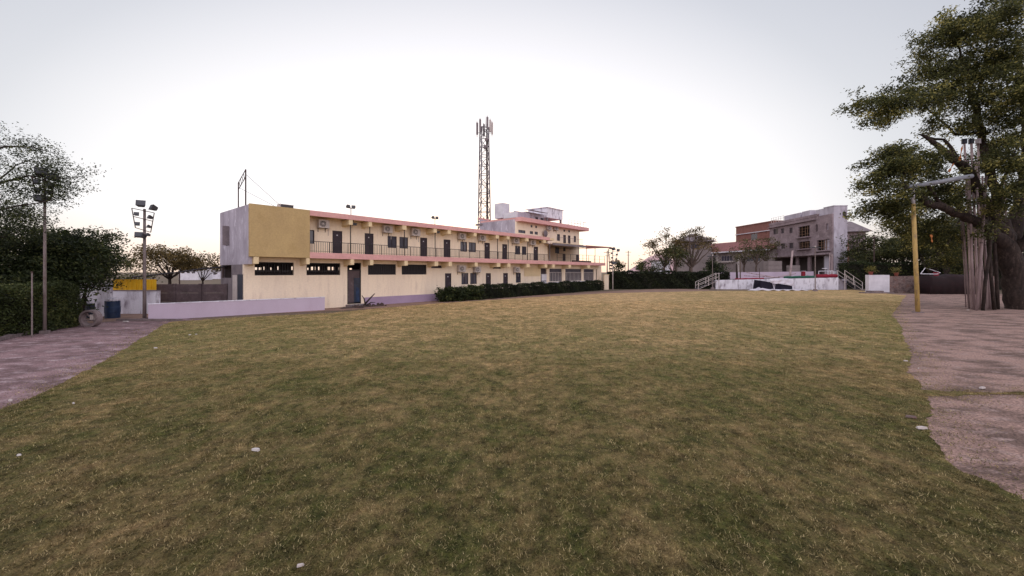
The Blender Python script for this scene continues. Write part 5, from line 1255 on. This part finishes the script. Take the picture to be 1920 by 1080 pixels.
# heap of bamboo sticks on the stage, each countable stick large enough is one thing
for i, (a0, b0, lab) in enumerate((((1400, 511), (1478, 524), 'long thin stick lying from the stage left wall down to the middle'), ((1395, 517), (1462, 520), 'thin stick lying flat along the stage left part'), ((1432, 524), (1492, 513), 'thin stick rising to the right toward the red box'))):
    pa_ = W(a0[0], a0[1], 64); pb_ = W(b0[0], b0[1], 63); o = MB().tube([Vector((0, 0, 0)), pb_-pa_], .06, 6).build('stick', M['bamboo']); o.location = pa_; tag(o, lab, 'stick', 'sticks on the stage')
# standing poles on the stage
for i, (bx, by, tx, ty, t, rad, m, lab) in enumerate(((1481, 514, 1486, 470, 3, .16, 'bamboo', 'pale slightly leaning pole standing at the middle of the stage'), (1424, 521, 1424, 503, 2, .05, 'rust', 'short dark rod standing at the left part of the stage'),
        (1382, 525, 1381, 495, 2, .16, 'bark', 'dark thick post at the left end of the stage'), (1388, 524, 1388, 488, 3, .09, 'barkl', 'pale thin post just right of the dark left post'),
        (1555, 513, 1556, 475, 3.5, .07, 'bamboo', 'thin pole on the stage near the white tower, left of the pair'), (1560, 513, 1560, 476, 3.5, .07, 'bamboo', 'thin pole on the stage near the white tower, right of the pair'))):
    p0 = S(bx, t, 0); p1 = W(tx, ty, p0.y+.3)
    r = thing('stage_pole', lab, 'pole', p0, 0, 'poles standing on the stage'); MB().tube([Vector((0, 0, 0)), p1-p0], [rad, rad*.8], 8).build('shaft', M[m], r); MB().tube([Vector((0, 0, 0)), Vector((0, 0, .08))], rad*1.8, 8).build('foot', M['cement'], r)
p = S(1546, 3, 0); r = thing('stage_table', 'small high table with pale top on the right of the stage', 'table', p); MB().box(-.25, .25, -.2, .2, 1.35, 1.45).build('tabletop', M['white_c'], r)
for x, y in ((-.2, -.15), (.2, -.15), (.2, .15), (-.2, .15)): MB().box(x-.03, x+.03, y-.03, y+.03, 0, 1.35).build('leg', M['rust'], r)
# low rail on the stage
a_ = S(1535, 2.4, 0); b_ = S(1562, 2.4, 0); r = thing('stage_rail', 'low pale rail frame behind the red carpet roll', 'railing', a_); d_ = b_-a_
g = MB().bar((0, 0, 1.0), d_+Vector((0, 0, 1.0)), .05)
for k in (0, .5, 1): g.bar(d_*k, d_*k+Vector((0, 0, 1.0)), .05)
g.build('rail_frame', M['white_c'], r)
# stair rails both sides
def stairs(name, lab, foot, top, wdt, out_):
    foot, top = Vector(foot), Vector(top); r = thing(name, lab, 'stairs', foot, 0, 'metal stairs at the stage ends'); d_ = top-foot; n = 6
    g = MB()
    for k in range(n):
        q_ = d_*(k/n); g.box(q_.x-.18, q_.x+.22, 0, wdt, q_.z+.06, q_.z+.12)
    g.build('treads', M['steel'], r)
    for y in (0, wdt):
        g = MB()
        for zz in (.0, .55, 1.1): g.bar(Vector((0, y, zz)), d_+Vector((0, y, zz)), .035)
        for k in (0, .5, 1): q_ = d_*k; g.bar(Vector((q_.x, y, 0 if k == 0 else q_.z-.15)), Vector((q_.x, y, q_.z+1.12)), .05)
        if k == 1: g.bar(Vector((d_.x, y, 0)), Vector((d_.x, y, d_.z)), .05)
        g.build('handrail', M['acwhite'], r)
f0 = G(1317, 543); stairs('stage_stairs', 'small metal stairs with railings at the left end of the stage', (f0.x, 61.2, 0), ((1348-960)/F*61.2, 61.2, 1.35), .9, 1)
stairs('stage_stairs', 'metal stairs with railings descending right from the stage', ((1617-960)/F*59, 59, .0), ((1584-960)/F*59, 59, 1.75), 1.3, -1)
# white side tower balcony near stair
p = Vector(((1567-960)/F*66, 66, 0)); r = thing('white_landing', 'white landing block with thin dark railing at the stage right rear', 'landing', p); MB().box(0, 2.3, 0, 2, 0, 2.75).build('block', M['white_c'], r)
g = MB()
for k in range(8): g.bar((k*.32, .05, 2.75), (k*.32, .05, 3.6), .02)
g.bar((0, .05, 3.6), (2.25, .05, 3.6), .03); g.build('railing', M['dark'], r)
# street lamps by the stage
for bx, by, py, lab in ((1528.5, 546, 464, 'slim lamp post standing on the lawn in front of the stage'), (1336, 542.7, 480, 'slim lamp post by the left stage stairs with a small pale lamp')):
    p = G(bx, by+.0); h = H+(HOR-py)/F*p.y; r = thing('lamp_post', lab, 'lamp post', p, 0, 'slim lamp posts before the stage')
    MB().tube([(0, 0, 0), (0, 0, h)], [.07, .05], 8).build('pole', M['pole'], r); MB().tube([(0, 0, 0), (0, 0, .3)], [.32, .22], 10).build('base', M['cement'], r)
    for sg in (-1, 1): MB().hexa([(sg*.1, -.15, h-.05), (sg*.7, -.15, h-.12), (sg*.7, .12, h-.1), (sg*.1, .12, h-.03), (sg*.1, -.15, h+.1), (sg*.7, -.15, h+.0), (sg*.7, .12, h+.04), (sg*.1, .12, h+.12)] if sg > 0 else
                              [(sg*.7, -.15, h-.12), (sg*.1, -.15, h-.05), (sg*.1, .12, h-.03), (sg*.7, .12, h-.1), (sg*.7, -.15, h+.0), (sg*.1, -.15, h+.1), (sg*.1, .12, h+.12), (sg*.7, .12, h+.04)]).build('lamp_head', M['lampdark'], r)
    MB().tube([(0, 0, h), (0, 0, h+.22)], [.12, .1], 10).build('lamp_globe', M['acwhite'], r)
# tarpaulin tent-heap on the lawn
Y = 57.5
r = thing('collapsed_tent', 'collapsed navy tent with crumpled white cloth draped over and around it', 'tent', ((1455-960)/F*Y, Y, 0))
def X(px): return (px-1455)/F*Y
def Z(py): return H+(HOR-py)/F*Y
zz = lambda py: max(0, Z(py))
mb = MB(); mb.hexa([(X(1427), 0, 0), (X(1486), 0, 0), (X(1486), 2, 0), (X(1427), 2, 0), (X(1427), .15, Z(526)), (X(1486), .1, Z(536)), (X(1486), 2, Z(535)), (X(1430), 2, Z(525))]); mb.build('tent_body', M['navy'], r)
def clothgrid(name, f, nu, nv, m):
    g = MB(); 
    P = [[f(i/nu, j/nv) for j in range(nv+1)] for i in range(nu+1)]
    g.v = [tuple(P[i][j]) for i in range(nu+1) for j in range(nv+1)]; k = nv+1
    g.f = [(i*k+j, (i+1)*k+j, (i+1)*k+j+1, i*k+j+1) for i in range(nu) for j in range(nv)]; g.mi = [0]*len(g.f)
    o = g.build(name, M[m], r, True); md = o.modifiers.new('s', 'SOLIDIFY'); md.thickness = .03; return o
def f1(u, v):
    px = 1444+u*44; up = 523.5-1.5*math.sin(u*3.1); lo = 530+u*5.5+1.3*math.sin(u*9); py = up+(lo-up)*v; fold = .06*math.sin(u*22+v*6)+.05*math.sin(v*9+u*4)
    return (X(px), -.06+.3*(1-v)-.10*math.sin(v*3.14)+fold, Z(py)+.02)
clothgrid('draped_cloth', f1, 28, 12, 'cloth')
def f2(u, v):
    px = 1400+u*118; b_ = -.9+v*1.5; hgt = .07+.26*math.exp(-((u-.2)/.10)**2)*v+.12*abs(math.sin(u*19+v*3))*v+.08*math.sin(u*41+v*5)
    w_e = (1-abs(2*u-1)**4)
    return (X(px), b_*w_e-.15+.12*math.sin(u*13), max(.015, hgt*w_e))
clothgrid('ground_cloth', f2, 60, 8, 'cloth')
MB().bar((X(1447), -.06, Z(525.5)), (X(1451), -.12, .05), .04).bar((X(1451), -.12, .05), (X(1452), -.12, Z(531)), .03).build('tent_rope', M['cloth'], r)

# ------------------------------------------------------------------ right: low walls, pots, pile
Yw = 50.5
r = thing('right_low_wall', 'low wall, whitewashed at its left end and bare stone beyond, behind the yard', 'wall', ((1629-960)/F*Yw, Yw, 0)); hW = H+(HOR-515.5)/F*Yw
Lw = (1668-1629)/F*Yw; Lw2 = (1870-1629)/F*Yw
MB().box(0, Lw, 0, .5, -.02, hW).build('white_end', M['white_c'], r)
mb = MB(); n = 12
for k in range(n):
    x0, x1 = Lw*.62+(Lw2-Lw*.62)*k/n, Lw*.62+(Lw2-Lw*.62)*(k+1)/n
    if k == 0: x0 = Lw+.002
    mb.box(x0, x1, .06+.01*(k % 2), .5-.01*(k % 3), -.02, hW-.12-.08*random.random())
mb.build('stone_wall', M['stone'], r)
r = thing('stone_slab', 'pale flat slab step at the foot of the whitewashed wall end', 'slab', ((1606-960)/F*Yw, Yw-1.4, 0)); MB().box(0, 3.4, 0, 1.1, -.01, .12).box(.9, 2.4, .3, 1.1, .121, .30).build('slab_body', M['cement'], r)
for i, (px, lab) in enumerate(((1636, 'red pot with a yellow-green plant on the white wall end'), (1684, 'small pot with a pale spiky plant on the stone wall'))):
    x = (px-960)/F*Yw; r = thing('potted_plant', lab, 'potted plant', (x, Yw+.25, hW-.12 if i else hW), 0, 'potted plants on the low wall'); MB().tube([(0, 0, 0), (0, 0, .42)], [.16, .26], 12).build('pot', M['terracotta'], r)
    P = rng.normal(0, 1, (170, 3))*np.array([.3, .25, .22])+np.array([0, 0, .75]); V, Fc, t = leaves(P, .26, None, .22); fast('leaves', V, Fc, M['leaf_lime'], tint=t, parent=r)
    MB().bar((0, 0, .4), (0, 0, .8), .02).build('stem', M['bark'], r)
# maroon tarp pile
Yp_ = 48.8; x0 = (1723-960)/F*Yp_; 
r = thing('tarp_pile', 'long pile covered with dark maroon tarpaulin against the low wall', 'pile', (x0, Yp_-1.2, 0))
def f3(u, v):
    L = (1809-1723)/F*Yp_; hh = 2.2-.10*math.sin(u*7)-.08*math.sin(u*17+2); a_ = v*math.pi
    e_ = min(1, (1-u)*22, u*22)
    return (u*L+(.0), .75-.85*math.cos(a_)*abs(math.cos(a_))**-.72*1 if abs(math.cos(a_)) > 1e-3 else .75, max(.0, hh*e_*(math.sin(a_)**.22 if math.sin(a_) > 1e-4 else 0))+.03*math.sin(u*40+v*9))
clothgrid('tarpaulin', f3, 40, 14, 'maroon')
L = (1809-1723)/F*Yp_
MB().box(.5, L-.9, .45, 1.1, -.01, 1.6).build('stacked_goods', M['maroon'], r)
g = MB(); c_ = [W(1726, 514, Yp_), W(1735, 502.5, Yp_), W(1763, 512, Yp_+.4), W(1756, 514.5, Yp_-.3)]
c_ = [p-c_[0] for p in c_]; o = MB().tube([c_[0], c_[1], c_[2], c_[3], c_[0]], .045, 6).build('bent_chair_frame', M['white_c']); o.location = W(1726, 513.5, Yp_-.3); tag(o, 'white bent tube frame lying on top of the maroon pile', 'frame')
p = W(1770, 513, Yp_+.6); r = thing('red_bucket', 'small red bucket behind the white tube frame', 'bucket', (p.x, p.y+.9, hW-.15)); MB().tube([(0, 0, 0), (0, 0, .5)], [.22, .3], 14).build('body', M['redcloth'], r); MB().tube([(-.3, 0, .48), (-.2, 0, .65), (.2, 0, .65), (.3, 0, .48)], .015, 5).build('handle', M['steel'], r)

# trees behind right
rt = [(1640, 70, 9.0, 4.5, 150, 'leaf_mid', 'bushy olive tree right of the stage stairs behind the lamp pole', .3), (1690, 66, 9.5, 4.5, 160, 'leaf_mid', 'olive tree behind the pots on the low wall', .25), (1745, 60, 9.2, 4.6, 190, 'leaf_mid', 'dense tree directly behind the yellow pole', .2),
      (1800, 58, 9.4, 4.4, 180, 'leaf_mid', 'dense tree filling the gap left of the leaning bundle', .2), (1858, 56, 9.0, 4.6, 160, 'leaf_dark', 'dark tree seen between the bundle and the big trunk', .2), (1925, 55, 9, 4.6, 120, 'leaf_dark', 'dark tree behind the big trunk at the right edge', .2),
      (1668, 74, 8.2, 3.6, 110, 'leaf_mid', 'yellowish olive tree with drooping foliage behind the low wall', .35), (1612, 84, 7.2, 2.8, 70, 'leaf_mid', 'small olive tree in front of the balcony house', .3)]
for i, (px, Y, h, crr, n, lm, lab, cl) in enumerate(rt):
    gtree('yard_tree', lab, (px-960)/F*Y, Y, h*(1.22 if px > 1700 else 1.05), crr*1.1, int(n*1.6), .34, 24, .42, lm, 'bark', trunk=.2, clear=cl, flat=.75, lobes=8, seed=80+i, group='trees behind the right low wall')
hedge('right_hedge', 'dark hedge behind the right stage stairs and low wall', (51.5, 63, 0), (84, 58, 0), 1.6, 4.0, 22000, .24, 'leaf_dark', .3)
# leaning second trunk behind the pile
Y = 52
tree('leaning_trunk_tree', 'dark leaning trunk rising left behind the maroon pile', (W(1782, 540, Y).x, Y, 0), [[wpt(1784, 549, Y, .38), wpt(1775, 505, Y, .33), wpt(1762, 475, Y, .28), wpt(1754, 450, Y, .18), wpt(1748, 425, Y, .1)], [wpt(1764, 478, Y, .15), wpt(1785, 440, Y, .1), wpt(1800, 410, Y, .06)]],
     [blob(1750, 420, Y, 35, 20, 50), blob(1800, 420, Y, 30, 30, 60), blob(1790, 470, Y+1, 16, 24, 40)], .30, 22, .36, 'leaf_mid', 'bark', twig=.02)
tree('round_bush', 'round lighter green bush behind the pile right of the leaning trunk', (W(1800, 540, 51).x, 51.5, 0), [[wpt(1800, 550, 51.5, .1), wpt(1800, 500, 51.5, .05)]], [blob(1800, 490, 51.5, 16, 22, 70), blob(1798, 510, 51.5, 14, 14, 40)], .22, 22, .22, 'leaf_mid', 'bark', cat='shrub')
Y = 64; r = thing('wood_post', 'thin brown post standing among the trees left of the pots', 'post', ((1639-960)/F*Y, Y, 0)); hh = H+(HOR-440)/F*Y; MB().tube([(0, 0, 0), (0, 0, hh)], [.1, .07], 8).build('shaft', M['rust'], r); MB().box(-.5, .5, -.04, .04, hh-.5, hh-.4).build('crossarm', M['rust'], r)

# ------------------------------------------------------------------ rubble by the gate, litter
p = fb.world(fb.s(668, -1), -1.0, 0); r = thing('rubble_heap', 'small heap of broken sticks and debris on the ground before the grey gate', 'rubble', p, fb.rz)
mb = MB(); rs = random.Random(3)
for k in range(46):
    x, y = rs.gauss(.5, .75), rs.gauss(-.1, .28); s_ = rs.uniform(.05, .16); zz_ = .0; an = rs.uniform(0, 3)
    c_, n_ = math.cos(an)*s_, math.sin(an)*s_; hh_ = s_*rs.uniform(.6, 1.5)
    mb.hexa([(x-c_, y-n_, 0), (x+n_, y-c_, 0), (x+c_, y+n_, 0), (x-n_, y+c_, 0), (x-c_*.7, y-n_*.6, hh_), (x+n_*.7, y-c_*.8, hh_*.9), (x+c_*.8, y+n_, hh_*1.1), (x-n_, y+c_*.8, hh_*.8)])
mb.hexa([(-1.4, -.5, -.01), (2.4, -.5, -.01), (2.2, .4, -.01), (-1.2, .4, -.01), (-.9, -.3, .05), (1.9, -.3, .05), (1.7, .3, .06), (-.8, .3, .06)]); mb.build('debris', M['rust'], r)
MB().tube([(.6, 0, .1), (1.0, 0, .5), (1.5, 0, .95)], [.07, .06, .03], 6).tube([(.75, 0, .1), (.65, .05, .6), (.5, .1, .85)], [.05, .04, .02], 6).tube([(.8, 0, .1), (1.2, 0, .3), (1.55, 0, .28)], [.05, .04, .02], 6).build('branches', M['bark'], r)

lit = [(480, 846, .13, 'white_fragment', 'white plastic fragment lying on the lawn left of centre'), (292, 654, .12, 'white_fragment', 'small white scrap on the lawn near the left path bend'), (138, 758, .05, 'white_fragment', 'tiny white scrap on the green lawn edge by the left path'),
       (20, 753, .11, 'stone_chip', 'pale stone chip on the end of the left path'), (36, 856, .05, 'white_fragment', 'tiny pale scrap low on the left of the lawn'), (356, 629, .09, 'white_fragment', 'left one of two small white scraps on the lawn before the low lilac wall'), (368, 628, .07, 'white_fragment', 'right one of two small white scraps on the lawn before the low lilac wall'),
       (1728, 805, .16, 'broken_brick', 'pale broken brick at the grass edge by the right yard'), (1708, 784, .16, 'broken_brick', 'dull brown brick fragment just above the pale brick'), (1842, 729, .17, 'broken_brick', 'flat white tile piece beside the grass-filled crack in the yard'),
       (1698, 678, .10, 'stone_chip', 'pale sliver of stone on the grass edge of the right yard'), (1722, 692, .04, 'stone_chip', 'tiny white chip on the right yard near its grass edge'), (563, 1064, .06, 'dry_leaf', 'curled pale dry leaf at the bottom of the lawn'), (1815, 582, .14, 'stone_chip', 'white stone by the foot of the leaning poles'), (236, 604, .3, 'white_fragment', 'pale paper sheet lying on the path left of the near mast')]
for i, (px, py, s_, nm, lab) in enumerate(lit):
    p = G(px, py); m = {'white_fragment': 'plastic', 'stone_chip': 'acwhite', 'broken_brick': 'acwhite', 'dry_leaf': 'acwhite'}[nm]
    if 'dull' in lab: m = 'stone'
    k = s_*.5; an = random.uniform(-.5, .5); h = .02+.16*k if nm != 'dry_leaf' else .02; c_, n_ = math.cos(an), math.sin(an)
    pts = []
    for zz_ in (0, h):
        for (x, y) in ((-1, -.36), (-.2, -.42), (.95, -.3), (1, .25), (.3, .42), (-.85, .36)):
            x *= k*(1-.12*(zz_ > 0))*random.uniform(.9, 1.08); y *= k*(1-.15*(zz_ > 0)); pts.append((x*c_-y*n_, x*n_+y*c_, zz_*random.uniform(.8, 1.15)))
    g = MB(); g.v = pts; g.f = [tuple(range(5, -1, -1)), tuple(range(6, 12))]+[(a_, (a_+1) % 6, 6+(a_+1) % 6, 6+a_) for a_ in range(6)]; g.mi = [0]*8
    o = g.build(nm, M[m]); o.location = (p.x, p.y, .012 if p.y < 12 else .02); tag(o, lab, 'litter' if nm == 'white_fragment' else 'leaf' if nm == 'dry_leaf' else 'stone')
